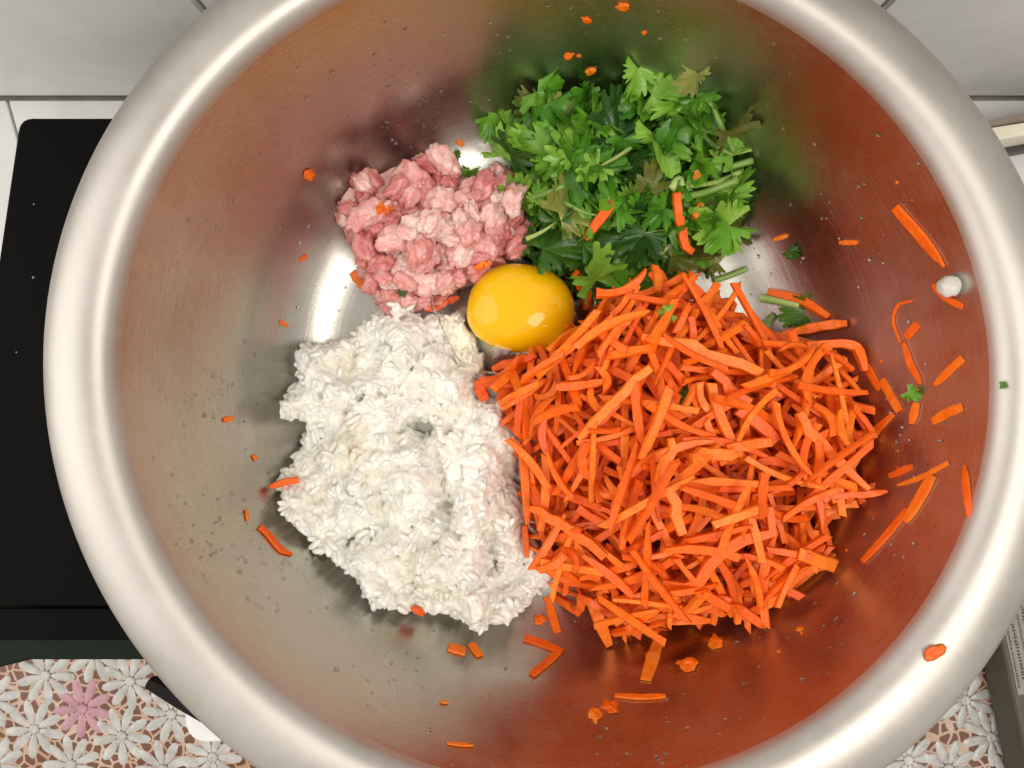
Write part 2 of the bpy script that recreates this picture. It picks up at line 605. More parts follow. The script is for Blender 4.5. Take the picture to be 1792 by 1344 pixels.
def lathe(name, prof, m, parent):
    bm = bmesh.new()
    rings = []
    for ent in prof:
        if ent is None:              # sharp edge: a fresh strip starts here
            rings.append(None)
            continue
        r_, z_ = ent
        if r_ == 0.0:
            rings.append([bm.verts.new((0, 0, z_))])
            continue
        ring = []
        f = min(1.0, max(0.0, (r_ - 0.1296) / (0.1512 - 0.1296)))
        for s_ in range(SEG):
            th = 2 * math.pi * s_ / SEG
            rr, _ = oval(r_, th)
            ring.append(bm.verts.new((rr * math.cos(th) + FDX * f, rr * math.sin(th) + FDY * f, z_)))
        rings.append(ring)
    uvl = bm.loops.layers.uv.new('UVMap')
    for i in range(len(rings) - 1):
        A, B = rings[i], rings[i + 1]
        if A is None or B is None:
            continue
        for s_ in range(SEG):
            s2 = (s_ + 1) % SEG
            if len(A) == 1:
                f = bm.faces.new((A[0], B[s_], B[s2]))
                uvs = [(s_ / SEG, i / 60), (s_ / SEG, (i + 1) / 60), ((s_ + 1) / SEG, (i + 1) / 60)]
            elif len(B) == 1:
                f = bm.faces.new((A[s_], B[0], A[s2]))
                uvs = [(s_ / SEG, i / 60), (s_ / SEG, (i + 1) / 60), ((s_ + 1) / SEG, i / 60)]
            else:
                f = bm.faces.new((A[s_], B[s_], B[s2], A[s2]))
                uvs = [(s_ / SEG, i / 60), (s_ / SEG, (i + 1) / 60), ((s_ + 1) / SEG, (i + 1) / 60), ((s_ + 1) / SEG, i / 60)]
            f.smooth = True
            for lp, u in zip(f.loops, uvs):
                lp[uvl].uv = u
    me = bpy.data.meshes.new(name)
    bm.to_mesh(me)
    bm.free()
    me.flip_normals()
    me.materials.append(m)
    o = bpy.data.objects.new(name, me)
    C.objects.link(o)
    o.parent = parent
    return o


bowl = empty('mixing_bowl', (BX, BY, FLOOR))
lathe('bowl_wall', inner + [None] + outer, M_METAL, bowl)
lathe('rolled_rim', flange + under + [flange[0]], M_RIM, bowl)
tag(bowl, 'large stainless steel mixing bowl with wide rolled rim holding all the ingredients', 'bowl')

# pan support under the bowl (part of the cooktop)
for k in range(5):
    a = 2 * math.pi * k / 5 + 0.3
    ca, sa = math.cos(a), math.sin(a)
    q = []
    for u_, v_ in ((0.025, -0.003), (0.085, -0.003), (0.085, 0.003), (0.025, 0.003)):
        q.append((BX + u_ * ca - v_ * sa, BY + u_ * sa + v_ * ca))
    prism('pan_support', q, STOVE_Z - 0.002, FLOOR - TH - 0.0002, M_IRON, stove)
bn = [(BX + 0.02 * math.cos(2 * math.pi * k / 20), BY + 0.02 * math.sin(2 * math.pi * k / 20)) for k in range(20)]
prism('burner', bn, STOVE_Z - 0.002, STOVE_Z + 0.018, M_IRON, stove, bev=0.002)

for ch in stove.children:
    ch.matrix_parent_inverse = Matrix.Translation(-stove.location)

# ------------------------------------------------------------------ settling grid
pr = np.array([q[0] for q in inner])
pz = np.array([q[1] for q in inner])
CELL, HALF = 0.0006, 0.135
NG = int(2 * HALF / CELL)
gx = (np.arange(NG) + 0.5) * CELL - HALF
GX, GY = np.meshgrid(gx, gx, indexing='ij')


def bowl_z(x, y):
    dx, dy = np.asarray(x) - BX, np.asarray(y) - BY
    r_ = np.hypot(dx, dy)
    th = np.arctan2(dy, dx)
    e = EA * np.cos(2 * th) + EB * np.sin(2 * th)
    rn = r_
    for _ in range(4):
        g = np.clip((rn - 0.092) / 0.036, 0, 1)
        rn = r_ / (1 + g * g * (3 - 2 * g) * e)
    return FLOOR + np.interp(rn, pr, pz)


BOWL = bowl_z(GX + BX, GY + BY)
H = BOWL.copy()
ID = np.full(H.shape, -1, dtype=np.int64)


def idx(x, y):
    i = np.clip(((np.asarray(x) - BX + HALF) / CELL).astype(int), 0, NG - 1)
    j = np.clip(((np.asarray(y) - BY + HALF) / CELL).astype(int), 0, NG - 1)
    return i, j


def ray(px, py, base=None):
    """world point where the view ray through a photo pixel meets the present heap (or the bowl)"""
    z = FLOOR + 0.01
    for _ in range(12):
        w = P(px, py, z)
        if base is None:
            i, j = idx(w.x, w.y)
            nz = float(H[i, j])
        else:
            nz = float(bowl_z(w.x, w.y))
        z = 0.5 * z + 0.5 * nz
    return P(px, py, z)


def to_px(x, y, z):
    d = CAM_Z - z
    return 896 + x / d * F_PX, 672 - y / d * F_PX


def inpoly(poly, x, y):
    x, y = np.asarray(x, float), np.asarray(y, float)
    c = np.zeros(x.shape, bool)
    n = len(poly)
    for i in range(n):
        x0, y0 = poly[i - 1]
        x1, y1 = poly[i]
        cond = ((y0 > y) != (y1 > y))
        xi = (x1 - x0) * (y - y0) / ((y1 - y0) if y1 != y0 else 1e-9) + x0
        c ^= cond & (x < xi)
    return c


def polydist(poly, x, y):
    d = np.full(np.shape(x), 1e9)
    n = len(poly)
    for i in range(n):
        a, b = np.array(poly[i - 1], float), np.array(poly[i], float)
        ab = b - a
        t = np.clip(((x - a[0]) * ab[0] + (y - a[1]) * ab[1]) / max(ab @ ab, 1e-9), 0, 1)
        d = np.minimum(d, np.hypot(x - a[0] - t * ab[0], y - a[1] - t * ab[1]))
    return np.where(inpoly(poly, x, y), d, 0)


def bbox_sample(poly):
    xs = [q[0] for q in poly]
    ys = [q[1] for q in poly]
    while True:
        a, b = random.uniform(min(xs), max(xs)), random.uniform(min(ys), max(ys))
        if inpoly(poly, a, b):
            return a, b


def settle(cx, cy, yaw, L, W, T, ident, sink=0.25, max_slope=0.75, check=None):
    """rest a rigid stick on the heap; returns its matrix (unit X = length) or None"""
    n = max(5, int(L / 0.0012))
    s = np.linspace(-L / 2, L / 2, n)
    c, sn = math.cos(yaw), math.sin(yaw)
    hh = None
    for o in (-0.5, 0.0, 0.5):
        x = cx + s * c - o * W * sn
        y = cy + s * sn + o * W * c
        if np.any(np.hypot(x - BX, y - BY) > 0.126):
            return None
        i, j = idx(x, y)
        h = H[i, j]
        hh = h if hh is None else np.maximum(hh, h)
    if check is not None and not check(cx + s * c, cy + s * sn, hh):
        return None
    neg = np.where(s <= 0)[0]
    pos = np.where(s > 0)[0]
    S0, S1 = s[neg][:, None], s[pos][None, :]
    H0, H1 = hh[neg][:, None], hh[pos][None, :]
    z0 = (H0 * S1 - H1 * S0) / (S1 - S0)
    k = np.unravel_index(np.argmax(z0), z0.shape)
    zc = z0[k]
    sl = float((H1[0, k[1]] - H0[k[0], 0]) / (S1[0, k[1]] - S0[k[0], 0]))
    if abs(sl) > max_slope:
        return None
    zc = zc - sink * T
    na, nb = max(2, int(L / (CELL * 0.8))), max(2, int(W / (CELL * 0.8)))
    A, B = np.meshgrid(np.linspace(-L / 2, L / 2, na), np.linspace(-W / 2, W / 2, nb))
    x = cx + A * c - B * sn
    y = cy + A * sn + B * c
    i, j = idx(x, y)
    new = zc + A * sl + T
    mk = new > H[i, j]
    H[i[mk], j[mk]] = new[mk]
    ID[i[mk], j[mk]] = ident
    X = Vector((c, sn, sl)).normalized()
    Y = Vector((-sn, c, 0))
    Z = X.cross(Y)
    mw = Matrix((X, Y, Z)).transposed().to_4x4()
    mw.translation = Vector((cx, cy, zc + T / 2))
    return mw


REG = {}          # ident -> (kind, matrix, mesh index)
NEXT = [0]


def new_id():
    NEXT[0] += 1
    return NEXT[0]


# ------------------------------------------------------------------ outlines read from the photograph
MEAT = [(612, 335), (660, 308), (735, 315), (748, 285), (795, 285), (830, 318), (875, 285), (912, 320), (900, 352), (935, 400), (912, 440),
        (850, 480), (800, 505), (770, 545), (700, 548), (655, 540), (640, 500), (638, 440), (600, 410)]
CIL = [(880, 205), (955, 165), (1100, 155), (1225, 160), (1285, 265), (1300, 305), (1285, 350), (1262, 430), (1240, 468), (1090, 495), (1020, 505), (985, 478),
       (930, 455), (900, 335), (872, 262)]
RICE = [(650, 545), (700, 528), (738, 552), (800, 540), (828, 590), (850, 642), (835, 690), (880, 700), (915, 775), (900, 840), (930, 880), (920, 930),
        (982, 992), (955, 1030), (900, 1090), (830, 1118), (785, 1080), (715, 1080), (630, 1070), (615, 1020), (545, 970), (480, 900), (470, 840),
        (520, 780), (530, 735), (475, 735), (478, 700), (510, 670), (515, 600), (590, 595)]
CAR = [(1165, 455), (1235, 492), (1290, 530), (1330, 575), (1400, 592), (1475, 622), (1500, 690), (1525, 760), (1500, 825), (1530, 858), (1450, 910),
       (1450, 985), (1370, 1045), (1290, 1095), (1190, 1085), (1095, 1118), (1045, 1092), (1030, 1058), (985, 1042), (945, 1010), (920, 950), (915, 880),
       (903, 830), (888, 745), (868, 690), (840, 670), (880, 640), (945, 612), (1000, 572), (1055, 512), (1115, 485)]
YOLK = [(818, 540), (832, 500), (870, 472), (930, 462), (980, 480), (1005, 525), (1000, 565), (950, 600), (880, 612), (840, 585)]

# ------------------------------------------------------------------ minced meat
MEATV = []
for k in range(14):
    bm = bmesh.new()
    bmesh.ops.create_icosphere(bm, subdivisions=4, radius=1.0)
    off = Vector((k * 7.7, k * 3.1, 0))
    el = Vector((random.uniform(1.0, 1.5), random.uniform(0.8, 1.05), random.uniform(0.75, 0.95)))
    for vv in bm.verts:
        d = vv.co.normalized()
        f = 1 + 0.40 * noise.noise(d * 1.5 + off) + 0.34 * (abs(noise.noise(d * 2.6 + off)) - 0.2) + 0.12 * noise.noise(d * 5 + off) + 0.035 * noise.noise(d * 11 + off)
        vv.co = Vector((d.x * el.x, d.y * el.y, d.z * el.z)) * f
    me = bpy.data.meshes.new('meat_lump')
    bm.to_mesh(me)
    bm.free()
    me.polygons.foreach_set('use_smooth', [True] * len(me.polygons))
    me.materials.append(M_MEAT)
    MEATV.append(me)


def put_blob(px, py, rad, ident, flat=0.75):
    w = ray(px, py)
    if math.hypot(w.x - BX, w.y - BY) > 0.118:
        return None
    n = int(rad / CELL) + 1
    u = np.linspace(-rad, rad, 2 * n)
    A, B = np.meshgrid(u, u)
    ins = A * A + B * B < rad * rad
    i, j = idx(w.x + A, w.y + B)
    base = float(np.percentile(H[i, j][ins], 60))
    cz = base + rad * flat * 0.48
    dome = cz + flat * np.sqrt(np.maximum(rad * rad - A * A - B * B, 0))
    mk = ins & (dome > H[i, j])
    H[i[mk], j[mk]] = dome[mk]
    ID[i[mk], j[mk]] = ident
    return Vector((w.x, w.y, cz))


tries = 0
while tries < 3000 and sum(1 for v in REG.values() if v[0] == 'meat') < 260:
    tries += 1
    a, b = bbox_sample(MEAT)
    d = float(polydist(MEAT, np.array([a]), np.array([b]))[0])
    if d < 10:
        continue
    w = ray(a, b)
    T = 0.004 + 0.017 * min(1, d / 95) ** 0.7
    if w.z - float(bowl_z(w.x, w.y)) > T:
        continue
    ident = new_id()
    rad = random.uniform(0.0026, 0.0054)
    c = put_blob(a, b, rad, ident)
    if c is None:
        continue
    mw = Matrix.Translation(c) @ Matrix.Rotation(random.uniform(0, 6.28), 4, 'Z') @ Matrix.Rotation(random.uniform(-.7, .7), 4, 'X') @ Matrix.Scale(rad * 0.98, 4)
    REG[ident] = ('meat', mw, random.randrange(14))

# ------------------------------------------------------------------ rice: clumpy mass + grains
def rice_T(px, py):
    d = polydist(RICE, px, py)
    t = 0.0225 * np.minimum(1, (d + 2.5 * (d > 0)) / 110) ** 0.38
    cl = np.array([fbm(a / 100, b / 100, 0.3, 1.5, 3) for a, b in zip(np.ravel(px), np.ravel(py))]).reshape(np.shape(px))
    t = t * (0.80 + 0.45 * cl)
    dm = []
    for a, b in zip(np.ravel(px), np.ravel(py)):
        u = Vector((a / 105 + 0.35 * noise.noise(Vector((a / 60, b / 60, 1))), b / 105 + 0.35 * noise.noise(Vector((a / 60, b / 60, 7))), 0.5))
        f1 = noise.voronoi(u)[0][0]
        dm.append(math.sqrt(max(0.0, 1 - (f1 * 1.35) ** 2)))
    t = t + 0.0075 * (np.array(dm).reshape(np.shape(px)) - 0.35) * np.clip(d / 30, 0, 1)
    cv = np.array([noise.noise(Vector((a / 78, b / 78, 9.1))) for a, b in zip(np.ravel(px), np.ravel(py))]).reshape(np.shape(px))
    t = t - 0.0055 * np.exp(-(cv / 0.07) ** 2) * np.clip(d / 40, 0, 1)
    # the gap and the cleft that split the heap
    t = t - 0.016 * np.exp(-(((px - 735) / 26) ** 2 + ((py - 745) / 22) ** 2))
    cx = 745 + (py - 745) * 0.22
    t = t - 0.010 * np.exp(-((px - cx) / 15) ** 2) * ((py > 735) & (py < 930))
    cy = 930 + (px - 650) * -0.35
    t = t - 0.007 * np.exp(-((py - cy) / 16) ** 2) * ((px > 640) & (px < 800))
    return np.maximum(t, 0.0)


PXs, PYs = np.arange(460, 990, 5.0), np.arange(520, 1130, 5.0)
TG = rice_T(*np.meshgrid(PXs, PYs, indexing='ij'))


def rice_T_at(px, py):
    i = np.clip(((np.asarray(px) - 460) / 5).astype(int), 0, TG.shape[0] - 1)
    j = np.clip(((np.asarray(py) - 520) / 5).astype(int), 0, TG.shape[1] - 1)
    return TG[i, j]


# mass: heightfield some millimetres under the grains
qx, qy = to_px(GX + BX, GY + BY, np.clip(BOWL + 0.010, 0, 0.2))
core = np.where(inpoly(RICE, qx, qy), rice_T_at(qx, qy) - 0.0004, -1)
step = 4
vs, fs, vid = [], [], {}
ii = range(0, NG - step, step)
sel = core > 0.0006
for i in ii:
    for j in ii:
        if sel[i, j] and sel[i + step, j] and sel[i, j + step] and sel[i + step, j + step]:
            q = []
            for (a, b) in ((i, j), (i + step, j), (i + step, j + step), (i, j + step)):
                if (a, b) not in vid:
                    vid[(a, b)] = len(vs)
                    x, y = gx[a] + BX, gx[b] + BY
                    vs.append((x, y, BOWL[a, b] + core[a, b] + 0.0007 * noise.noise(Vector((x * 500, y * 500, 0)))))
                q.append(vid[(a, b)])
            fs.append(q)
rice_core = (vs, fs)
H = np.where(sel & (BOWL + core > H), BOWL + core, H)

GRAINV = []
for k in range(8):
    vs, fs = [], []
    nr, ns = 7, 8
    be = random.uniform(-0.22, 0.22)
    fat = random.uniform(0.9, 1.08)
    for a in range(nr):
        t = -1 + 2 * a / (nr - 1)
        t *= 0.985
        rr = (1 - abs(t) ** 2.6) ** 0.5 * fat
        for e in range(ns):
            th = 2 * math.pi * e / ns
            jit = 1 + 0.08 * math.sin(3 * th + k + 2 * t)
            vs.append((t / 2, 0.5 * rr * jit * math.cos(th) + be * (t * t - 0.4), 0.5 * rr * jit * math.sin(th)))
    for a in range(nr - 1):
        for e in range(ns):
            fs.append((a * ns + e, a * ns + (e + 1) % ns, (a + 1) * ns + (e + 1) % ns, (a + 1) * ns + e))
    fs.append(tuple(range(ns - 1, -1, -1)))
    fs.append(tuple((nr - 1) * ns + e for e in range(ns)))
    GRAINV.append(mesh_only('rice_grain', vs, fs, M_RICE, True))

n_rice, tries = 0, 0
SURF = H.copy()
while tries < 9000 and n_rice < 4200:
    tries += 1
    a, b = bbox_sample(RICE)
    w = ray(a, b)
    L, W = random.uniform(0.0046, 0.0064), random.uniform(0.0021, 0.0026)
    yaw = random.uniform(0, 6.28)
    c_, s_ = math.cos(yaw), math.sin(yaw)
    e = 0.0016
    i, j = idx(np.array([w.x, w.x + e * c_, w.x - e * c_]), np.array([w.y, w.y + e * s_, w.y - e * s_]))
    h = SURF[i, j]
    if h[0] - BOWL[i[0], j[0]] < 0.0008 or (polydist(RICE, np.array([a]), np.array([b]))[0] < 5 and random.random() < 0.7):
        continue
    sl = float(np.clip((h[1] - h[2]) / (2 * e), -1.3, 1.3)) + random.gauss(0, 0.28)
    zc = float(h[0]) + random.uniform(-0.10, 0.42) * W
    zc = max(zc, float(BOWL[i[0], j[0]]) + W * 0.5)
    X = Vector((c_, s_, sl)).normalized()
    Y = Vector((-s_, c_, 0))
    mw = Matrix((X, Y, X.cross(Y))).transposed().to_4x4()
    mw.translation = Vector((w.x, w.y, zc))
    ident = new_id()
    A, B = np.meshgrid(np.linspace(-L / 2.2, L / 2.2, 9), np.linspace(-W / 2.3, W / 2.3, 5))
    i, j = idx(w.x + A * c_ - B * s_, w.y + A * s_ + B * c_)
    new = zc + A * sl + W * 0.45
    mk = new > H[i, j]
    H[i[mk], j[mk]] = new[mk]
    ID[i[mk], j[mk]] = ident
    n_rice += 1
    mw = mw @ Matrix.Rotation(random.uniform(0, 6.28), 4, 'X') @ Matrix.Diagonal((L, W, W * 0.9, 1))
    REG[ident] = ('rice', mw, random.randrange(8))

# ------------------------------------------------------------------ cilantro
def leaf_mesh(name, m, k):
    rnd = random.Random(100 + k)
    nth, vs, fs = 97, [], []
    ts = [0.0, 0.22, 0.42, 0.60, 0.75, 0.88, 1.0]
    fold, bend, ruf = rnd.uniform(-0.1, 0.6), rnd.uniform(-0.5, 0.8), rnd.uniform(0.08, 0.22)
    ph, tw = rnd.uniform(0, 6), rnd.uniform(-0.6, 0.6)
    asym = rnd.uniform(-0.14, 0.14)
    cuts = [(R(38 + 30 * asym), 0.48, R(5)), (R(-38 + 30 * asym), 0.48, R(5)), (R(84 + 20 * asym), 0.40, R(5)), (R(-84 + 20 * asym), 0.40, R(5)),
            (R(13), 0.22, R(3)), (R(-13), 0.22, R(3)), (R(27), 0.16, R(2.5)), (R(-27), 0.16, R(2.5)), (R(56), 0.22, R(3)), (R(-56), 0.22, R(3)),
            (R(72), 0.22, R(3)), (R(-72), 0.22, R(3)), (R(104), .2, R(3.5)), (R(-104), .2, R(3.5))]
    lob = rnd.uniform(0.75, 1.0)
    for q, t in enumerate(ts):
        for e in range(nth):
            th = R(-122) + R(244) * e / (nth - 1)
            r = 0.72 + 0.28 * math.cos(th * 0.80)
            if abs(th) > R(40):
                r *= lob
            for c0, dep, wd in cuts:
                r *= 1 - dep * t ** 1.6 * math.exp(-((th - c0) / wd) ** 2)
            r -= 0.05 * (0.5 + 0.5 * math.sin(th * 38 + ph)) * t ** 5
            r *= t
            x, y = r * math.cos(th), r * math.sin(th) * 0.92
            z = fold * abs(y) * 0.8 - bend * (x * 0.9) ** 2 + ruf * math.sin(4.5 * th + ph) * t * t + 0.05 * math.sin(11 * th + ph * 2) * t ** 2 + tw * x * y
            z += 0.05 * noise.noise(Vector((x * 5, y * 5, k * 3.0))) * t
            vs.append((x, y, z))
    for q in range(len(ts) - 1):
        for e in range(nth - 1):
            a = q * nth + e
            if q == 0:
                fs.append((a, a + nth, a + nth + 1))
            else:
                fs.append((a, a + nth, a + nth + 1, a + 1))
    return mesh_only(name, vs, fs, m, True)


LEAVES = {'green': [leaf_mesh('leaf', M_LEAF, k) for k in range(8)],
          'dark': [leaf_mesh('leaf', M_LEAF_DARK, 20 + k) for k in range(7)],
          'olive': [leaf_mesh('leaf', M_LEAF_OLIVE, 40 + k) for k in range(6)]}


def tube(pts, rads, m, name, parent=None, seg=7):
    vs, fs = [], []
    for i, q in enumerate(pts):
        d = (pts[min(i + 1, len(pts) - 1)] - pts[max(i - 1, 0)]).normalized()
        u = d.cross(Vector((0, 0.05, 1))).normalized()
        v_ = d.cross(u)
        for e in range(seg):
            t = 2 * math.pi * e / seg
            vs.append(q + (u * math.cos(t) + v_ * math.sin(t)) * rads[i])
    n = len(pts)
    for i in range(n - 1):
        for e in range(seg):
            fs.append((i * seg + e, i * seg + (e + 1) % seg, (i + 1) * seg + (e + 1) % seg, (i + 1) * seg + e))
    fs.append(tuple(range(seg)))
    fs.append(tuple((n - 1) * seg + e for e in range(seg)))
    return mesh_obj(name, vs, fs, m, parent, smooth=True)


def rise(x, y, rad, amount, ident):
    n = int(rad / CELL) + 1
    u = np.linspace(-rad, rad, 2 * n)
    A, B = np.meshgrid(u, u)
    ins = A * A + B * B < rad * rad
    i, j = idx(x + A, y + B)
    base = float(np.percentile(H[i, j][ins], 55))
    new = np.where(ins, base + amount * (1 - 0.5 * (A * A + B * B) / rad ** 2), -1)
    mk = new > H[i, j]
    H[i[mk], j[mk]] = new[mk]
    ID[i[mk], j[mk]] = ident
    return base


def leaf_matrix(c, size, yaw, tilt, lean):
    return (Matrix.Translation(c) @ Matrix.Rotation(yaw, 4, 'Z') @ Matrix.Rotation(tilt, 4, 'Y') @ Matrix.Rotation(lean, 4, 'X')
            @ Matrix.Scale(size, 4))


def cil_tone(a, b):
    """the herb is yellowing towards the right of the heap, darker at its foot"""
    o = 0.10 + 0.50 * max(0, (a - 1100) / 180) * (b < 260) + 0.30 * (a > 1190 and b > 380)
    dk = 0.18 + 0.26 * (b > 350)
    u = random.random()
    return 'olive' if u < o else ('dark' if u < o + (1 - o) * dk else 'green')


CL = {'green': ('fresh bright green cilantro %s in the herb heap at the top of the bowl', 'bright green cilantro %s'),
      'dark': ('wet dark green cilantro %s in the herb heap at the top of the bowl', 'dark green cilantro %s'),
      'olive': ('yellowing olive cilantro %s in the herb heap at the top of the bowl', 'yellowing cilantro %s')}
def spot(lab, a, b, size):
    col = 'meat side' if a < 1000 else ('right wall side' if a > 1150 else 'middle')
    row = 'back edge' if b < 260 else ('carrot side' if b > 380 else 'crown')
    lab = lab.replace('in the herb heap at the top of the bowl', 'of the herb heap')
    return '%s %s, %s, %s' % ('large' if size > 0.0135 else 'small', lab, col, row)


n_cil, tries = 0, 0
while tries < 4000 and n_cil < 190:
    tries += 1
    a, b = bbox_sample(CIL)
    d = float(polydist(CIL, np.array([a]), np.array([b]))[0])
    w = ray(a, b)
    T = 0.003 + 0.024 * min(1, d / 110) ** 0.7
    if w.z - float(bowl_z(w.x, w.y)) > T or math.hypot(w.x - BX, w.y - BY) > 0.122:
        continue
    if b < 200 and random.random() < 0.45:
        continue
    n_cil += 1
    tone = cil_tone(a, b)
    ident = new_id()
    size = random.uniform(0.0095, 0.0185)
    if d < 25:
        size *= 0.8
    for _ in range(12):
        yaw = random.uniform(0, 6.28)
        tp = [to_px(w.x + f * math.cos(yaw) * size, w.y + f * math.sin(yaw) * size, w.z) for f in (0.62, -0.55)] + [to_px(w.x - f * math.sin(yaw) * size, w.y + f * math.cos(yaw) * size, w.z) for f in (0.55, -0.55)]
        if all(inpoly(CIL, *q) for q in tp):
            break
    base = rise(w.x, w.y, size * 0.55, 0.0030, ident)
    c = Vector((w.x - math.cos(yaw) * size * 0.5, w.y - math.sin(yaw) * size * 0.5, base + 0.0022))
    c.z = max(c.z, float(bowl_z(c.x, c.y)) + 0.002)
    lab, grp = CL[tone]
    tilt, lean = random.gauss(0, 0.42), random.gauss(0, 0.45)
    if random.random() < 0.30:
        # sprig: a stem with two or three leaves
        root = empty('cilantro_sprig', c)
        sl = random.uniform(0.010, 0.024)
        d2 = Vector((-math.cos(yaw), -math.sin(yaw), 0))
        side = Vector((-d2.y, d2.x, 0)) * random.uniform(-0.006, 0.006)
        pts = []
        ok = True
        for q in range(6):
            t = q / 5
            pt = d2 * sl * t + side * t * t
            ww = c + pt
            if not inpoly(CIL, *to_px(ww.x, ww.y, c.z)):
                ok = False
            i, j = idx(ww.x, ww.y)
            pt.z = (max(float(H[i, j]) + 0.0008, c.z - 0.006) - c.z) * min(1, t * 2)
            pts.append(pt)
        if ok:
            zs = [q.z for q in pts]
            for q in range(1, 5):
                pts[q].z = (zs[q - 1] + zs[q] + zs[q + 1]) / 3
            tube(pts, [0.0005 + 0.0005 * q / 5 for q in range(6)], M_STEM, 'stem', root)
        for q in range(random.choice((1, 2, 2))):
            ly = yaw + (0, 0.9, -0.9)[q] + random.uniform(-.2, .2)
            o = inst('leaf', random.choice(LEAVES[tone]), leaf_matrix(Vector((0, 0, 0.0006 * q)), size * (1, 0.8, 0.75)[q], ly, tilt, lean))
            o.parent = root
        tag(root, spot(lab % 'sprig', a, b, size), 'herb', grp % 'sprigs')
    else:
        o = inst('cilantro_leaf', random.choice(LEAVES[tone]), leaf_matrix(c, size, yaw, tilt, lean))
        tag(o, spot(lab % 'leaf', a, b, size), 'herb', grp % 'leaves')

# stems that stick out of the herb heap, each where the photograph shows it
def stem_on(pix, lift, w0, w1, label, name='cilantro_stalk', group=None):
    pts = []
    for k, (a, b) in enumerate(pix):
        q = ray(a, b)
        q.z += lift[k] if isinstance(lift, (list, tuple)) else lift
        pts.append(q)
    # resample smoothly
    out = []
    n = len(pts)
    for k in range((n - 1) * 4 + 1):
        t = k / 4
        i = min(int(t), n - 2)
        f = t - i
        p0, p1, p2, p3 = pts[max(i - 1, 0)], pts[i], pts[i + 1], pts[min(i + 2, n - 1)]
        out.append(0.5 * ((2 * p1) + (p2 - p0) * f + (2 * p0 - 5 * p1 + 4 * p2 - p3) * f * f + (3 * p1 - p0 - 3 * p2 + p3) * f ** 3))
    base = out[0].copy()
    rads = [w0 + (w1 - w0) * k / (len(out) - 1) for k in range(len(out))]
    o = tube([q - base for q in out], rads, M_STEM, name)
    o.location = base
    return tag(o, label, 'herb', group)


stem_on([(1238, 185), (1258, 225), (1280, 272)], 0.003, 0.0008, 0.0011, 'pale green stem leaning down the right shoulder of the herb heap')
stem_on([(1205, 215), (1240, 255), (1278, 276)], 0.003, 0.0008, 0.0011, 'bent olive stem meeting the pale stem at the right of the herb heap')
stem_on([(1190, 315), (1240, 305), (1310, 287)], [0.003, 0.003, 0.004], 0.0008, 0.0013, 'pointed green stem reaching farthest right out of the herb heap')
stem_on([(1200, 330), (1250, 322), (1290, 305)], 0.003, 0.0009, 0.0011, 'green stem just below the pointed stem of the herb heap')
stem_on([(1180, 350), (1230, 340), (1285, 318)], 0.003, 0.0012, 0.0017, 'thick light green cut stem at the right edge of the herb heap')
stem_on([(936, 350), (960, 342), (985, 330)], 0.004, 0.0012, 0.0010, 'short pale stem on the left face of the herb heap')
stem_on([(1170, 335), (1185, 318), (1190, 330)], 0.003, 0.0017, 0.0014, 'stubby pale green stem in the middle right of the herb heap')
stem_on([(1248, 492), (1278, 482), (1304, 471)], 0.0015, 0.0013, 0.0012, 'thin green stem lying on bare steel between herbs and carrots')

# ------------------------------------------------------------------ egg
yc = ray(912, 540, 'bowl')
yz = FLOOR + 0.0045
yc = P(912, 538, yz + 0.011)
egg = empty('raw_egg', (yc.x, yc.y, FLOOR + 0.001))
tag(egg, 'raw egg with yellow yolk and clear white between meat, rice and carrots', 'egg')
vs, fs = [], []
nu, nv = 56, 22
AX, AY, AZ = 0.0205, 0.0168, 0.0125
for b in range(nv + 1):
    ph = -math.pi / 2 + math.pi * b / nv
    for a in range(nu):
        th = 2 * math.pi * a / nu
        e = 2.35
        cc, ss = math.cos(th), math.sin(th)
        rr = (abs(cc) ** e + abs(ss) ** e) ** (-1 / e)
        cp = math.copysign(abs(math.cos(ph)) ** 0.82, math.cos(ph))
        sp = math.copysign(abs(math.sin(ph)) ** 1.05, math.sin(ph))
        x, y = AX * rr * cc * cp, AY * rr * ss * cp
        z = AZ * sp * (0.9 if sp > 0 else 0.6)
        x *= 1 - 4.0 * y            # wider towards the lower left, as it sags
        q = Matrix.Rotation(R(-8), 3, 'Z') @ Vector((x, y, z))
        vs.append((q.x, q.y, q.z + 0.0105))
for b in range(nv):
    for a in range(nu):
        fs.append((b * nu + a, b * nu + (a + 1) % nu, (b + 1) * nu + (a + 1) % nu, (b + 1) * nu + a))
yolk = mesh_obj('yolk', vs, fs, M_YOLK, egg, True)
YID = new_id()
A = (GX + BX - yc.x) / AX
B = (GY + BY - yc.y) / AY
q = A * A + B * B
ytop = FLOOR + 0.001 + 0.0105 + AZ * 0.9 * np.sqrt(np.maximum(1 - q, 0))
mk = (q < 1) & (ytop > H)
H = np.where(mk, ytop, H)
ID = np.where(mk, YID, ID)
# clear white: low pool round the yolk
vs, fs = [], []
nu = 64
rads = [0.0, 0.5, 0.75, 0.9, 0.97, 1.0]
hts = [0.0115, 0.0115, 0.0110, 0.0096, 0.0070, 0.0035]
for k, (rr, hh) in enumerate(zip(rads, hts)):
    for a in range(nu):
        th = 2 * math.pi * a / nu
        rad = 0.027 + 0.004 * math.sin(2 * th + 2.2) + 0.002 * math.sin(5 * th) + 0.006 * max(0, math.cos(th - R(235))) + 0.002 * max(0, math.cos(th - R(190)))
        x, y = rad * rr * math.cos(th), rad * rr * math.sin(th)
        up = 1 + 0.35 * max(0, math.cos(th - R(215)))
        vs.append((x, y, hh * up + 0.0012 * noise.noise(Vector((x * 190, y * 190, 2))) * (rr > 0)))
for a in range(nu):
    th = 2 * math.pi * a / nu
    vs.append((vs[5 * nu + a][0] * 0.97, vs[5 * nu + a][1] * 0.97, -0.0004))
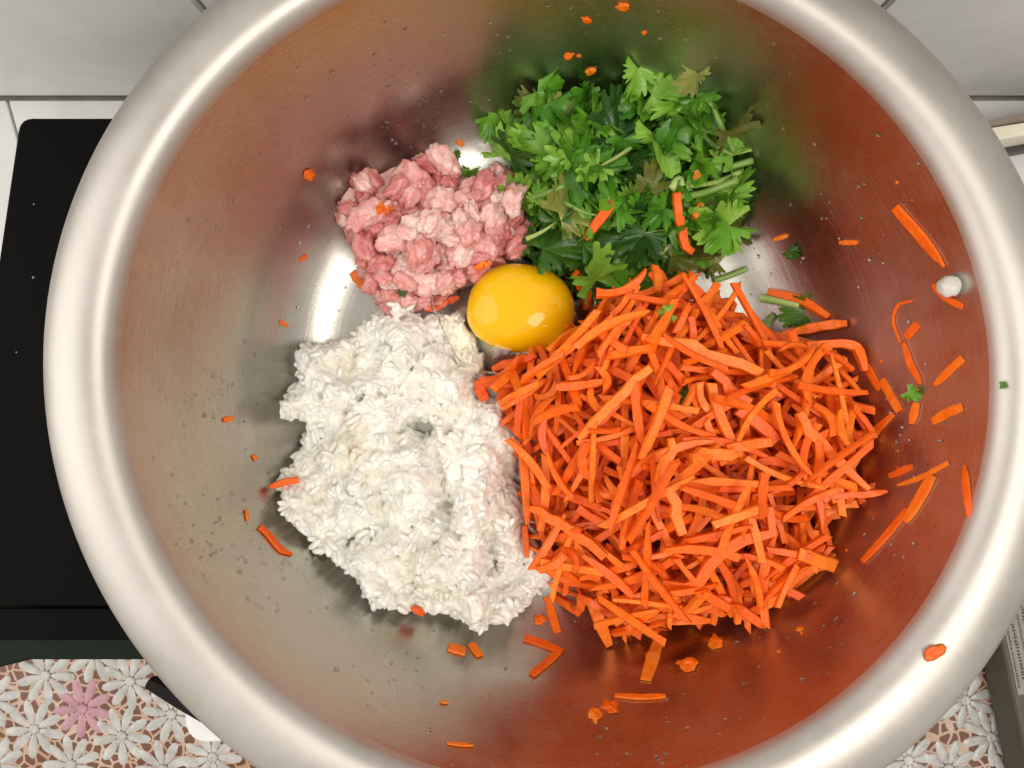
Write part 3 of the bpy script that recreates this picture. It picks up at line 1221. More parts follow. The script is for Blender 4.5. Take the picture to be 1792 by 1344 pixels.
for k in range(6):
    for a in range(nu):
        fs.append((k * nu + a, k * nu + (a + 1) % nu, (k + 1) * nu + (a + 1) % nu, (k + 1) * nu + a))
fs.append(tuple(6 * nu + a for a in range(nu)))
mesh_obj('egg_white', vs, fs, M_GEL, egg, True)

# ------------------------------------------------------------------ carrots
SHREDV = []
for k in range(26):
    rnd = random.Random(300 + k)
    nr = 7
    vs, fs = [], []
    by, bz = rnd.choice((0.25, 0.6, 1.2)) * rnd.uniform(-1.0, 1.0), rnd.uniform(-0.7, 0.5)
    t0, t1 = rnd.choice((0.25, 0.7, 0.9, 1.0)), rnd.choice((0.4, 0.8, 1.0, 1.0))
    tw = rnd.uniform(-0.6, 0.6)
    sk0, sk1 = rnd.uniform(-0.05, 0.05), rnd.uniform(-0.05, 0.05)
    for a in range(nr):
        t = a / (nr - 1)
        wd = (t0 + (1 - t0) * min(1, t * 3.5)) * (t1 + (1 - t1) * min(1, (1 - t) * 3.5))
        wd *= 1 + 0.16 * rnd.uniform(-1, 1)
        th_ = (0.75 + 0.25 * wd) * (1 + 0.16 * rnd.uniform(-1, 1))
        ang = tw * (t - 0.5)
        for (cy, cz) in ((-0.5, -0.5), (0.5, -0.5), (0.44, 0.5), (-0.44, 0.5)):
            y, z = cy * wd, cz * th_
            y, z = y * math.cos(ang) - z * math.sin(ang), y * math.sin(ang) + z * math.cos(ang)
            x = (t - 0.5) + (sk0 if a == 0 else sk1 if a == nr - 1 else 0) * cy * 2
            vs.append((x, y + by * (4 * (t - 0.5) ** 2 - 0.4), z + bz * (4 * (t - 0.5) ** 2 - 0.3)))
    for a in range(nr - 1):
        for e in range(4):
            fs.append((a * 4 + e, a * 4 + (e + 1) % 4, (a + 1) * 4 + (e + 1) % 4, (a + 1) * 4 + e))
    fs.append((3, 2, 1, 0))
    fs.append(tuple((nr - 1) * 4 + e for e in range(4)))
    SHREDV.append(mesh_only('carrot_shred', vs, fs, M_CARROT, False))


def car_check(x, y, h):
    a, b = to_px(x, y, h)
    if np.mean(inpoly(CAR, a, b)) < 0.90:
        return False
    i, j = idx(x, y)
    if np.mean(ID[i, j] == YID) > 0.10:
        return False
    return True


PXc, PYc = np.arange(830, 1545, 5.0), np.arange(440, 1130, 5.0)
g = np.meshgrid(PXc, PYc, indexing='ij')
CT = polydist(CAR, g[0], g[1])
CT = 0.0045 + 0.031 * np.minimum(1, CT / 215) ** 0.62
n_car, tries = 0, 0
while tries < 26000 and n_car < 2800:
    tries += 1
    a, b = bbox_sample(CAR)
    w = ray(a, b)
    T = CT[min(int((a - 830) / 5), CT.shape[0] - 1), min(int((b - 440) / 5), CT.shape[1] - 1)]
    T *= 1 + 0.22 * noise.noise(Vector((a / 90, b / 90, 4)))
    if w.z - float(bowl_z(w.x, w.y)) > T:
        continue
    L = random.choice((random.uniform(0.009, 0.019), random.uniform(0.015, 0.027), random.uniform(0.021, 0.035)))
    W, TT = random.uniform(0.0017, 0.0032), random.uniform(0.0012, 0.0020)
    ident = new_id()
    mw = settle(w.x, w.y, random.uniform(0, math.pi), L, W, TT, ident, sink=0.45, check=car_check, max_slope=0.6)
    if mw is None:
        continue
    n_car += 1
    mw = mw @ Matrix.Rotation(random.gauss(0, 0.25), 4, 'X') @ Matrix.Rotation(random.choice((0, math.pi)), 4, 'Z') @ Matrix.Diagonal((L, W, TT, 1))
    REG[ident] = ('carrot', mw, random.randrange(26))

# ---- what shows most: single things; the rest: one mass of each kind
cnt = np.bincount(ID[ID > 0].ravel(), minlength=NEXT[0] + 1)
KINDS = {'meat': (MEATV, 'meat_lump', 'pink lump of minced pork in the meat heap beside the yolk', 'meat', 'lumps of minced pork', 300),
         'rice': (GRAINV, 'rice_grain', 'white cooked rice grain on top of the rice heap', 'rice', 'rice grains on the heap', 300),
         'carrot': (SHREDV, 'carrot_shred', 'orange grated carrot shred in the big carrot heap', 'carrot', 'carrot shreds in the heap', 300)}
def where(kind, mw):
    a, b = to_px(*mw.translation)
    if kind == 'meat':
        big = 'large' if mw.to_scale().x > 0.0047 else 'small'
        col = 'facing the steel wall' if a < 690 else ('beside the herbs and yolk' if a > 810 else 'in the middle')
        return '%s pink pork lump %s, %s half of meat' % (big, col, 'upper' if b < 410 else 'lower')
    if kind == 'rice':
        col = 'left' if a < 620 else ('right' if a > 790 else 'middle')
        row = 'below the meat' if b < 680 else ('at the waist of the heap' if b < 860 else 'in the lower lobe')
        return 'plump white rice grain %s, %s of the rice' % (row, col)
    ln = mw.to_scale().x
    size = 'long' if ln > 0.032 else ('short' if ln < 0.021 else 'medium')
    col = 'beside the rice' if a < 1060 else ('by the right wall' if a > 1320 else 'mid heap')
    row = 'near the herbs' if b < 640 else ('towards the bowl front' if b > 880 else 'across the crest')
    return '%s orange carrot shred of the heap, %s, %s' % (size, col, row)


STUFF = {}
for kind, (var, nm, lab, cat, grp, lim) in KINDS.items():
    ids = sorted([i for i, v in REG.items() if v[0] == kind], key=lambda i: -cnt[i])
    print(kind, len(ids), 'seen', sum(1 for i in ids if cnt[i] > 0))
    for i in ids[:lim]:
        o = inst(nm, var[REG[i][2]], REG[i][1])
        l2 = where(kind, REG[i][1])
        tag(o, l2, cat, grp)
    rest = ids[lim:]
    V, Fc, tone, n0 = [], [], [], 0
    cache = [(np.array([tuple(v.co) for v in me.vertices]), [tuple(p_.vertices) for p_ in me.polygons]) for me in var]
    fat = 1.06 if kind == 'rice' else 1.0
    for i in rest:
        vv, ff = cache[REG[i][2]]
        M4 = np.array(REG[i][1] @ Matrix.Scale(fat, 4))
        V.append(vv @ M4[:3, :3].T + M4[:3, 3])
        Fc.extend([tuple(a + n0 for a in f) for f in ff])
        tone.extend([random.random()] * len(vv))
        n0 += len(vv)
    STUFF[kind] = (V, Fc, tone)

V, Fc, tone = STUFF['rice']
cv, cf = rice_core
n0 = sum(len(a) for a in V)
nc = len(cv)
top = np.array(cv)
low = top.copy()
low[:, 2] = bowl_z(low[:, 0], low[:, 1]) + 0.0002
edges = {}
for f in cf:
    for k in range(4):
        e = (f[k], f[(k + 1) % 4])
        edges[e] = 1
side = [(a, a + nc, b + nc, b) for (a, b) in edges if (b, a) not in edges]
V = np.vstack(V + [top, low])
Fc = Fc + [tuple(a + n0 for a in f) for f in cf] + [tuple(a + n0 + nc for a in reversed(f)) for f in cf] + [tuple(a + n0 for a in f) for f in side]
o = mesh_obj('rice_mass', V, Fc, M_RICE, None, True)
# sticky: the grains of the mass fuse where they touch
md = o.modifiers.new('fuse', 'REMESH')
md.mode = 'VOXEL'
md.voxel_size = 0.00036
md.use_smooth_shade = True
ms_ = o.modifiers.new('soften', 'SMOOTH')
ms_.iterations = 5
ms_.factor = 0.5
dg = bpy.context.evaluated_depsgraph_get()
fused = bpy.data.meshes.new_from_object(o.evaluated_get(dg))
o.modifiers.clear()
o.data = fused
if not fused.materials:
    fused.materials.append(M_RICE)
print('rice mass faces', len(fused.polygons))
tag(o, 'sticky mass of white cooked rice filling the lower left of the bowl', 'rice', kind='stuff')
V, Fc, tone = STUFF['carrot']
if V:
    o = mesh_obj('carrot_mass', np.vstack(V), Fc, M_CARROT, None, False)
    at = o.data.attributes.new('tone', 'FLOAT', 'POINT')
    at.data.foreach_set('value', tone)
    tag(o, 'inner mass of grated carrot under the top shreds of the heap', 'carrot', kind='stuff')


# ------------------------------------------------------------------ stray pieces
def normal_at(q):
    e = 0.0008
    gxx = float(bowl_z(q.x + e, q.y) - bowl_z(q.x - e, q.y)) / (2 * e)
    gyy = float(bowl_z(q.x, q.y + e) - bowl_z(q.x, q.y - e)) / (2 * e)
    return Vector((-gxx, -gyy, 1)).normalized()


def surface_shred(pix, wpx, label, base='bowl', t=0.0017, m=None, name='carrot_shred', lift=0.0, taper=(0.7, 0.8), cat='carrot', group=None):
    """shred that lies along the surface under the given photo pixels"""
    n = 8
    seg = []
    for k in range(n):
        u = k / (n - 1) * (len(pix) - 1)
        i = min(int(u), len(pix) - 2)
        f = u - i
        seg.append((pix[i][0] * (1 - f) + pix[i + 1][0] * f, pix[i][1] * (1 - f) + pix[i + 1][1] * f))
    pts = [ray(a, b, base) for a, b in seg]
    if base is None:                       # bridge over the heap like a stiff stick
        zs = [q.z for q in pts]
        s = np.linspace(0, 1, n)
        fit = np.polyfit(s, zs, 1)
        dz = max(0.0, max(z - np.polyval(fit, u) for z, u in zip(zs, s))) * 0.6
        for q, u in zip(pts, s):
            q.z = float(np.polyval(fit, u)) + dz
    vs, fs = [], []
    w = wpx / F_PX * (CAM_Z - pts[n // 2].z)
    for k, q in enumerate(pts):
        d = (pts[min(k + 1, n - 1)] - pts[max(k - 1, 0)]).normalized()
        if base is None:
            nrm = Vector((0, 0, 1))
        else:
            nrm = normal_at(q)
        sd = nrm.cross(d).normalized()
        nrm = d.cross(sd)
        tt = k / (n - 1)
        ww = w * (taper[0] + (1 - taper[0]) * min(1, tt * 4)) * (taper[1] + (1 - taper[1]) * min(1, (1 - tt) * 4)) * (1 + random.uniform(-.09, .09))
        for cy, cz in ((-0.5, 0.0), (0.5, 0.0), (0.42, 1.0), (-0.42, 1.0)):
            vs.append(q + sd * cy * ww + nrm * (cz * t * random.uniform(0.85, 1.1) + 0.0002 + lift))
    for a in range(n - 1):
        for e in range(4):
            fs.append((a * 4 + e, a * 4 + (e + 1) % 4, (a + 1) * 4 + (e + 1) % 4, (a + 1) * 4 + e))
    fs.append((3, 2, 1, 0))
    fs.append(tuple((n - 1) * 4 + e for e in range(4)))
    c = pts[n // 2]
    o = mesh_obj(name, [v - c for v in vs], fs, m or M_CARROT)
    o.location = c
    return tag(o, label, cat, group)


ST = [
    ([(1568, 362), (1610, 410), (1655, 466)], 24, 'long tapering carrot shred high on the right wall of the bowl', (0.9, 0.15)),
    ([(1635, 498), (1660, 522), (1687, 537)], 16, 'small carrot sliver beside the clear drop on the right wall', (0.6, 0.6)),
    ([(1598, 526), (1572, 532), (1562, 560), (1578, 600)], 7, 'thin curled carrot thread on the right wall', (0.7, 0.9)),
    ([(1583, 600), (1596, 640), (1614, 672)], 14, 'carrot sliver hanging below the curled thread', (0.6, 0.3)),
    ([(1608, 566), (1588, 590)], 19, 'stubby carrot bit right of the curled thread', (0.9, 0.9)),
    ([(1687, 627), (1662, 650), (1638, 674)], 17, 'straight carrot stick pointing up right on the right wall', (0.9, 0.4)),
    ([(1686, 712), (1660, 722), (1634, 738)], 21, 'blunt carrot chip below the straight stick on the right wall', (0.8, 0.7)),
    ([(1606, 704), (1597, 742)], 18, 'carrot chip under the dark herb scrap on the right wall', (0.8, 0.5)),
    ([(1492, 606), (1518, 642), (1542, 682)], 17, 'carrot shred lying against the wall just right of the heap', (0.7, 0.8)),
    ([(1545, 664), (1560, 692), (1576, 720)], 19, 'carrot shred under the herb scrap, joining the one by the heap', (0.8, 0.8)),
    ([(1566, 724), (1525, 762), (1478, 790)], 15, 'long carrot shred slanting up the wall from the right of the heap', (0.7, 0.7)),
    ([(1600, 816), (1558, 834)], 15, 'pale carrot sliver low on the right wall', (0.5, 0.7)),
    ([(1662, 810), (1615, 836), (1572, 850)], 12, 'thin pale carrot shred crossing above the long double shred', (0.8, 0.3)),
    ([(1634, 832), (1612, 872), (1586, 914)], 24, 'broad carrot shred at the top of the long double shred', (0.8, 0.6)),
    ([(1590, 892), (1555, 936), (1510, 984)], 17, 'narrow carrot shred running down from the broad one on the wall', (0.7, 0.6)),
    ([(1690, 815), (1694, 860), (1698, 910)], 16, 'upright carrot shred nearest the rim on the right', (0.3, 0.9)),
    ([(1355, 419), (1378, 412)], 10, 'tiny carrot crumb beside the dark herb scrap above the heap', (0.8, 0.8)),
    ([(1470, 424), (1502, 424)], 11, 'row of carrot crumbs on the upper right wall', (0.6, 0.7)),
    ([(784, 1134), (814, 1142)], 24, 'short thick carrot stub under the lower tip of the rice', (0.9, 0.95)),
    ([(824, 1128), (840, 1150)], 18, 'short carrot stub touching the lower tip of the rice', (0.9, 0.95)),
    ([(957, 1044), (966, 1075), (976, 1108)], 18, 'carrot stick standing off the corner between rice and carrots', (0.9, 0.95)),
    ([(918, 1117), (950, 1127), (984, 1142)], 18, 'upper carrot stick of the open V below the heaps', (0.9, 0.8)),
    ([(978, 1142), (955, 1162), (930, 1183)], 17, 'lower carrot stick of the open V below the heaps', (0.8, 0.9)),
    ([(1154, 1118), (1142, 1155), (1130, 1192)], 27, 'thick carrot stick below the bottom of the carrot heap', (0.8, 0.9)),
    ([(1076, 1219), (1120, 1222), (1166, 1220)], 13, 'flat pale carrot strip low on the bowl wall', (0.8, 0.6)),
    ([(782, 1302), (828, 1307)], 9, 'thin carrot sliver near the bottom rim of the bowl', (0.8, 0.3)),
    ([(453, 922), (470, 938), (488, 962), (510, 972)], 15, 'bent carrot shred on bare steel left of the rice', (0.8, 0.2)),
    ([(429, 892), (432, 912)], 7, 'fine carrot thread above the bent shred on the left', (0.6, 0.5)),
    ([(390, 735), (406, 732)], 12, 'small carrot crumb on the left wall level with the rice', (0.8, 0.8)),
    ([(442, 796), (447, 806)], 9, 'tiny carrot speck near the left edge of the rice', (0.7, 0.7)),
    ([(524, 456), (536, 447)], 9, 'faint carrot speck on the steel left of the meat', (0.7, 0.7)),
    ([(489, 562), (503, 571)], 8, 'brownish carrot speck upper left of the rice', (0.7, 0.7)),
    ([(770, 1230), (784, 1231)], 7, 'tiny carrot speck below the rice on the bottom wall', (0.7, 0.7)),
    ([(616, 476), (628, 490), (642, 508)], 20, 'browned carrot chip at the lower left of the meat', (0.7, 0.6)),
    ([(763, 270), (786, 281)], 12, 'brown flake just above the meat heap', (0.5, 0.8)),
    ([(799, 246), (812, 254)], 11, 'small brown flake on the wall above the meat heap', (0.6, 0.6)),
]
for pix, wpx, lab, tp in ST:
    surface_shred(pix, wpx * 0.86, lab, taper=tp, t=0.0009 if wpx > 12 else 0.0006)

TOP = [
    ([(478, 850), (500, 843), (526, 838)], 13, 'carrot shred lying on the left edge of the rice', (0.6, 0.9)),
    ([(1076, 352), (1050, 384), (1024, 418)], 18, 'slanting carrot shred caught in the middle of the herb heap', (0.7, 0.8)),
    ([(1179, 340), (1188, 390), (1201, 445)], 17, 'upright carrot shred on the right side of the herb heap', (0.8, 0.8)),
    ([(1224, 360), (1212, 385)], 13, 'short carrot bit right of the upright shred in the herbs', (0.7, 0.8)),
    ([(1205, 315), (1222, 305)], 17, 'carrot chip between the stems of the herb heap', (0.8, 0.8)),
    ([(1003, 476), (1016, 505), (1031, 536)], 17, 'single carrot shred just right of the yolk', (0.8, 0.9)),
    ([(838, 664), (848, 696)], 22, 'carrot stub on the rice below the yolk', (0.9, 0.9)),
    ([(1345, 512), (1400, 526), (1450, 558)], 17, 'long carrot shred beside the herb leaf upper right of the carrot heap', (0.7, 0.6)),
    ([(1480, 566), (1430, 572), (1372, 584)], 18, 'straight carrot shred below the herb leaf at the upper right of the carrots', (0.6, 0.8)),
    ([(1418, 604), (1465, 606), (1485, 612), (1500, 650)], 18, 'bent carrot shred at the right top of the carrot heap', (0.8, 0.6)),
    ([(868, 646), (900, 634), (936, 624)], 16, 'carrot shred lying in the egg white just below the yolk', (0.8, 0.7)),
    ([(862, 682), (888, 660), (915, 640)], 17, 'carrot shred leaning from the rice edge up to the yolk', (0.8, 0.8)),
    ([(880, 702), (905, 690), (945, 668)], 15, 'carrot shred at the upper left corner of the heap by the rice', (0.7, 0.8)),
    ([(893, 640), (902, 668), (912, 690)], 18, 'wide carrot shred crossing the corner between yolk and rice', (0.9, 0.8)),
    ([(722, 1060), (742, 1072)], 11, 'small carrot bit under the lower edge of the rice', (0.7, 0.7)),
    ([(918, 915), (922, 970)], 12, 'carrot shred hanging over the right edge of the rice', (0.8, 0.6)),
    ([(660, 372), (682, 366)], 14, 'orange carrot bit among the meat', (0.7, 0.7)),
    ([(858, 462), (830, 472)], 11, 'orange carrot bit on the meat by the yolk', (0.7, 0.7)),
    ([(745, 545), (775, 530), (800, 520)], 11, 'browned shred between meat and rice', (0.7, 0.5)),
    ([(1440, 870), (1490, 862), (1541, 856)], 14, 'carrot shred pointing right from the right edge of the heap', (0.9, 0.4)),
    ([(1395, 968), (1425, 974), (1453, 984)], 26, 'thick cut carrot stick at the lower right edge of the heap', (0.9, 0.95)),
    ([(1120, 590), (1210, 610), (1300, 650), (1350, 672)], 22, 'longest carrot shred across the upper heap', (0.6, 0.8)),
    ([(1240, 650), (1290, 710), (1345, 770)], 24, 'broad carrot shred slanting down the middle of the heap', (0.6, 0.9)),
    ([(1010, 765), (1060, 715), (1130, 645)], 18, 'long carrot shred slanting up across the left of the heap', (0.5, 0.8)),
    ([(1345, 885), (1290, 950), (1220, 1000), (1160, 1018)], 22, 'curved bright carrot shred over the lower heap', (0.7, 0.5)),
    ([(930, 880), (985, 920), (1050, 960)], 20, 'carrot shred slanting down beside the rice', (0.6, 0.8)),
    ([(1230, 800), (1330, 770)], 20, 'short wide carrot stick in the centre of the heap', (0.9, 0.9)),
    ([(1195, 800), (1270, 790)], 24, 'blunt carrot stick left of the wide one in the heap centre', (0.9, 0.9)),
    ([(1155, 760), (1160, 830), (1172, 915)], 22, 'upright carrot shred in the centre of the heap', (0.5, 0.8)),
    ([(1380, 720), (1440, 780), (1500, 850)], 20, 'long carrot shred sloping to the right foot of the heap', (0.8, 0.5)),
    ([(1205, 1030), (1270, 1055), (1330, 1082)], 18, 'carrot stick along the bottom edge of the heap', (0.8, 0.9)),
    ([(975, 1043), (1030, 1048)], 16, 'carrot stick lying on steel at the lower left foot of the heap', (0.9, 0.9)),
    ([(1030, 1035), (1045, 1075), (1062, 1118)], 22, 'carrot stick pointing down at the bottom left of the heap', (0.9, 0.7)),
]
for pix, wpx, lab, tp in TOP:
    surface_shred(pix, wpx, lab, base=None, taper=tp, t=0.0021, lift=0.0001)

# chunky crumbs
CRUMB = []
for k in range(5):
    bm = bmesh.new()
    bmesh.ops.create_icosphere(bm, subdivisions=2, radius=1)
    for vv in bm.verts:
        d = vv.co.copy()
        vv.co = d * (1 + 0.85 * noise.noise(d * 1.7 + Vector((k * 9, 0, 3))) + 0.5 * noise.noise(d * 3.6 + Vector((k, 5, 0))))
        vv.co.x *= 1.25
        vv.co.z *= 0.30
    me = bpy.data.meshes.new('carrot_crumb')
    bm.to_mesh(me)
    bm.free()
    me.materials.append(M_CARROT)
    CRUMB.append(me)


CR = [(945, 1085, 13, 'round carrot crumb between the rice tip and carrot stick'), (1205, 1162, 18, 'knobbly carrot chunk right of the thick stick below the heap'),
      (1255, 1124, 16, 'carrot chunk just below the right bottom of the heap'), (1040, 1252, 15, 'left chunk of the carrot pair low on the bottom wall'),
      (1068, 1237, 16, 'right chunk of the carrot pair touching the pale strip'), (540, 306, 13, 'orange carrot crumb on the upper left wall'),
      (1090, 10, 12, 'carrot crumb highest on the back wall'), (1027, 34, 9, 'carrot crumb left of the highest one on the back wall'),
      (996, 98, 9, 'carrot crumb just above the left of the herbs'), (1013, 98, 5, 'tiny carrot crumb beside the one above the herbs'),
      (1035, 124, 10, 'carrot crumb nearest above the herb heap'), (1128, 57, 6, 'pinkish crumb on the back wall above the herbs'),
      (1400, 1101, 8, 'pale carrot crumb on the lower right wall'), (1735, 765, 8, 'orange crumb at the right rim edge'),
      (1136, 1148, 9, 'carrot crumb against the thick stick below the heap')]
for a, b, rpx, lab in CR:
    q = ray(a, b, 'bowl')
    rad = 0.72 * rpx / F_PX * (CAM_Z - q.z)
    n_ = normal_at(q)
    rot = n_.to_track_quat('Z', 'Y').to_matrix().to_4x4() @ Matrix.Rotation(random.uniform(0, 6.28), 4, 'Z')
    o = inst('carrot_crumb', random.choice(CRUMB), Matrix.Translation(q + n_ * rad * 0.22) @ rot @ Matrix.Scale(rad, 4))
    tag(o, lab, 'carrot')


def on_rim(px, py):
    fr = np.array([q[0] for q in flange[:12]])
    fz = np.array([q[1] for q in flange[:12]])
    z = FLOOR + 0.075
    for _ in range(10):
        w = P(px, py, z)
        th = math.atan2(w.y - BY - FDY * 0.6, w.x - BX - FDX * 0.6)
        rn = math.hypot(w.y - BY - FDY * 0.6, w.x - BX - FDX * 0.6) / (1 + EA * math.cos(2 * th) + EB * math.sin(2 * th))
        z = FLOOR + float(np.interp(rn, fr, fz))
    return P(px, py, z)


q = on_rim(1637, 1140)
o = inst('carrot_crumb', CRUMB[2], Matrix.Translation(q + Vector((0, 0, 0.0006))) @ Matrix.Rotation(0.6, 4, 'Z') @ Matrix.Diagonal((0.0024, 0.0019, 0.0012, 1)))
tag(o, 'orange carrot crumb stuck on the lower right rim', 'carrot')

# herb scraps away from the heap
def scrap(a, b, rpx, tone, label, base='bowl', k=0, yaw=0.0, tilt=0.15):
    q = ray(a, b, base)
    size = rpx / F_PX * (CAM_Z - q.z)
    n_ = normal_at(q) if base else Vector((0, 0, 1))
    rot = n_.to_track_quat('Z', 'Y').to_matrix().to_4x4()
    c = q + n_ * 0.0018
    mw = Matrix.Translation(c) @ rot @ Matrix.Rotation(yaw, 4, 'Z') @ Matrix.Rotation(tilt, 4, 'Y') @ Matrix.Translation((-size * 0.45, 0, 0)) @ Matrix.Scale(size, 4)
    return tag(inst('cilantro_scrap', LEAVES[tone][k % len(LEAVES[tone])], mw), label, 'herb')


scrap(1392, 444, 22, 'dark', 'small dark herb scrap on bare steel right of the herbs', k=1, yaw=0.4)
scrap(1606, 692, 25, 'green', 'curled dark green herb scrap on the right wall', k=2, yaw=1.0, tilt=0.4)
scrap(1160, 552, 26, 'green', 'little green leaf on top of the carrots near the herbs', None, 3, 0.3)
scrap(1192, 688, 30, 'green', 'ragged green leaf lying in the middle of the carrot heap', None, 4, -0.4)
scrap(1385, 553, 52, 'dark', 'dark herb leaf lying at the upper right of the carrot heap', None, 5, 0.2, 0.25)
scrap(822, 312, 26, 'green', 'green herb leaf caught in the meat near the herbs', None, 6, 1.4, 0.5)
scrap(705, 516, 13, 'dark', 'dark green herb bit in the lower part of the meat', None, 2, 1.2)
scrap(1045, 505, 40, 'dark', 'dark folded herb leaf between yolk and carrots', None, 3, 2.6, 0.3)
scrap(800, 268, 13, 'dark', 'dark herb fleck above the meat', 'bowl', 4, 0.6)
stem_on([(1328, 522), (1360, 528), (1395, 535)], 0.002, 0.0017, 0.0015, 'cut green stem above the dark leaf upper right of the carrots')
stem_on([(1333, 580), (1340, 565), (1352, 552)], 0.002, 0.0020, 0.0016, 'pale stem stub below the dark leaf upper right of the carrots')
q = on_rim(1748, 674)
tag(inst('cilantro_scrap', LEAVES['dark'][0], Matrix.Translation(q + Vector((0, 0, 0.0006))) @ Matrix.Scale(0.0022, 4)), 'tiny herb fleck on the right edge of the rim', 'herb')

# loose rice clump grains at the left of the rice are already in the heap; a clear drop on the right wall
q = ray(1670, 499, 'bowl')
n_ = normal_at(q)
bm = bmesh.new()
bmesh.ops.create_icosphere(bm, subdivisions=3, radius=1)
me = bpy.data.meshes.new('gelatin_bead')
for vv in bm.verts:
    vv.co *= 1 + 0.15 * noise.noise(vv.co * 2)
bm.to_mesh(me)
bm.free()
me.polygons.foreach_set('use_smooth', [True] * len(me.polygons))
mb = simple('milky_bead', (0.62, 0.60, 0.55), 0.12, **{'Subsurface Weight': 0.4, 'Subsurface Scale': 0.002})
me.materials.append(mb)
o = inst('fat_bead', me, Matrix.Translation(q + n_ * 0.0022) @ Matrix.Scale(0.0034, 4))
tag(o, 'milky glistening bead stuck high on the right wall of the bowl', 'bead')

# ---- water droplets and crumbs on the steel (nobody could count them)
bm = bmesh.new()
bmesh.ops.create_icosphere(bm, subdivisions=1, radius=1)
dv = np.array([tuple(v.co) for v in bm.verts])
df = [tuple(v.index for v in f.verts) for f in bm.faces]
bm.free()


def specks(name, n, sampler, rmin, rmax, m, label, cat, flat=0.45):
    V, Fc, n0 = [], [], 0
    for _ in range(n):
        a, b = sampler()
        q = ray(a, b, 'bowl')
        rr = math.hypot(q.x - BX, q.y - BY)
        i, j = idx(q.x, q.y)
        if rr > 0.1275 or rr < 0.07 or H[i, j] > BOWL[i, j] + 0.0015:
            continue
        n_ = normal_at(q)
        rad = rmin + (rmax - rmin) * random.random() ** 3
        rot = np.array(n_.to_track_quat('Z', 'Y').to_matrix())
        sc = np.array([rad * random.uniform(0.8, 1.3), rad * random.uniform(0.8, 1.3), rad * flat])
        V.append((dv * sc) @ rot.T + np.array(q + n_ * rad * flat * 0.4))
        Fc.extend([tuple(v + n0 for v in f) for f in df])
        n0 += len(dv)
    o = mesh_obj(name, np.vstack(V), Fc, m, None, True)
    return tag(o, label, cat, kind='stuff')


def ring_sampler():
    a = random.uniform(0, 2 * math.pi)
    r = random.uniform(380, 745)
    return 975 + r * math.cos(a), 652 + r * math.sin(a)


CLUST = [(395, 700, 45), (430, 890, 60), (350, 950, 35), (420, 1000, 60), (500, 1020, 50), (710, 200, 35), (730, 170, 40), (470, 320, 90), (560, 150, 120),
         (900, 1260, 150), (1150, 1240, 120), (1500, 1050, 110), (1480, 480, 120), (1600, 820, 90), (640, 1180, 90), (1100, 60, 150), (900, 90, 80)]


def cluster_sampler():
    a, b, s = random.choice(CLUST)
    return random.gauss(a, s), random.gauss(b, s)


specks('water_droplets', 520, ring_sampler, 0.00022, 0.0009, M_WATER, 'fine water droplets scattered over the inner steel wall', 'droplets')
specks('wet_residue', 750, cluster_sampler, 0.00022, 0.0008, M_WATER, 'clusters of dried drips and droplets on the steel wall', 'droplets')
specks('carrot_specks', 60, lambda: (random.gauss(1480, 170), random.gauss(900, 260)), 0.0002, 0.0008, M_CARROT, 'minute orange carrot specks on the right wall', 'carrot')

# ------------------------------------------------------------------ things around the bowl
dx0, dy0 = P(326, 1240, 0.02).x, P(326, 1302, 0.02).y
pts = rounded([(dx0, dy0), (dx0 + 0.085, dy0 + 0.006), (dx0 + 0.085, dy0 + 0.085), (dx0 - 0.004, dy0 + 0.075)], 0.014, 8)
dish = prism('white_dish', pts, 0.0023, 0.0212, M_WHITE, None, bev=0.003, seg=3)
tag(dish, 'white plastic dish corner peeking out under the lower left of the bowl', 'dish')

h0, h1 = P(256, 1195, 0.028), P(420, 1285, 0.028)
d = (h1 - h0).normalized()
sd = Vector((-d.y, d.x, 0))
pts = []
for t, w in ((0, 0.0024), (0.03, 0.0030), (0.3, 0.0042), (0.7, 0.0048), (1.0, 0.0048)):
    pts.append((t, w))
poly = [tuple((h0 + d * t * 0.07 + sd * w)[:2]) for t, w in pts] + [tuple((h0 + d * t * 0.07 - sd * w)[:2]) for t, w in reversed(pts)]
o = prism('black_handle', poly, 0.0215, 0.029, M_IRON, None, bev=0.0015)
tag(o, 'black utensil handle pointing out under the lower left of the bowl', 'handle')

# carton with a printed label, lower right
BT = 0.026
a0, a1 = P(1752, 1118, BT), P(1800, 1350, BT)
dr = (a1 - a0).normalized()
sd = Vector((-dr.y, dr.x, 0))
if sd.x < 0:
    sd = -sd
a0 = a0 - dr * 0.06
box = empty('printed_carton', (a0.x, a0.y, 0.002))
tag(box, 'olive grey carton with a printed label beside the lower right of the bowl', 'carton')


def boxpoly(u0, u1, v0, v1):
    return [tuple((a0 + dr * u + sd * v)[:2]) for u, v in ((u0, v0), (u1, v0), (u1, v1), (u0, v1))]


def into(o, e):
    o.parent = e
    o.matrix_parent_inverse = Matrix.Translation(-e.location)
    return o


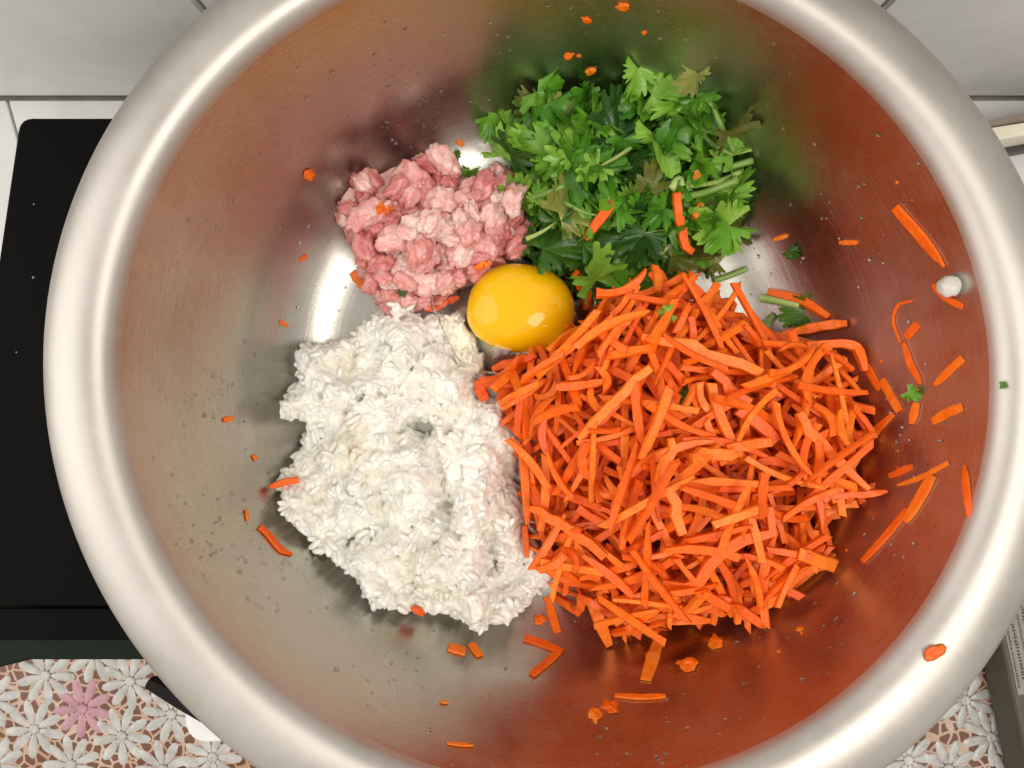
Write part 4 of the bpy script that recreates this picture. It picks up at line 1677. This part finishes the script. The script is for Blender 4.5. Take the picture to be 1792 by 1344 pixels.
into(prism('carton_body', boxpoly(0, 0.16, 0, 0.09), 0.0023, BT, M_CARTON, None, bev=0.0025, seg=3), box)
ulab = (P(1767, 1219, BT) - a0).dot(dr)
into(prism('label', boxpoly(0.004, ulab, 0.0026, 0.085), BT + 0.0001, BT + 0.0005, M_PAPER, None), box)
vs, fs = [], []
rnd = random.Random(5)
for row in range(5):
    v0 = 0.0035 + row * 0.0031 + (0.0006 if row > 1 else 0)
    u = 0.03
    hgt = 0.0017 if row in (1, 3) else 0.0011
    end = ulab - (0.0045 if row != 2 else 0.002) - 0.004 * (row % 2)
    while u < end:
        gl = hgt * rnd.uniform(0.7, 1.0)
        for _ in range(3):                     # strokes of one small glyph
            if rnd.random() < 0.5:
                su, sv = u + rnd.uniform(0, gl * 0.7), v0
                q = [(su, sv), (su + gl * 0.22, sv), (su + gl * 0.22, sv + hgt), (su, sv + hgt)]
            else:
                su, sv = u, v0 + rnd.uniform(0, hgt * 0.75)
                q = [(su, sv), (su + gl, sv), (su + gl, sv + hgt * 0.2), (su, sv + hgt * 0.2)]
            n0 = len(vs)
            for uu, vv_ in q:
                w = a0 + dr * uu + sd * vv_
                vs.append((w.x, w.y, BT + 0.0007))
            fs.append((n0, n0 + 1, n0 + 2, n0 + 3))
        u += gl * 1.35
into(mesh_obj('printed_text', vs, fs, M_INK), box)

# cream bar against the wall, upper right
bar = empty('cream_rail', tuple(P(1790, 220, 0.0)))
tag(bar, 'cream plastic rail with brown backing beside the upper right of the bowl', 'rail')


def quad(pix, z0, z1, m, nm):
    into(prism(nm, [tuple(P(a, b, z1)[:2]) for a, b in pix], z0, z1, m, None, bev=0.001), bar)


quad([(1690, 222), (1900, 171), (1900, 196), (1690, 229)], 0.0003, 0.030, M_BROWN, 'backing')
quad([(1690, 230), (1900, 197), (1900, 216), (1690, 256)], 0.0003, 0.036, M_CREAM, 'rail')
quad([(1690, 259), (1900, 218), (1900, 242), (1690, 283)], 0.0003, 0.012, M_GAP_SHADE, 'gap_shade_strip')  # dark strip painted as the shadowed gap below the rail

# crumb on the tile at the top right
w = Vector((0.224, WALL_Y - 0.0006, 0.112))
tag(inst('wall_crumb', CRUMB[1], Matrix.Translation(w) @ Matrix.Rotation(R(90), 4, 'X') @ Matrix.Scale(0.0014, 4)), 'tiny orange crumb stuck on the upper right wall tile', 'crumb')
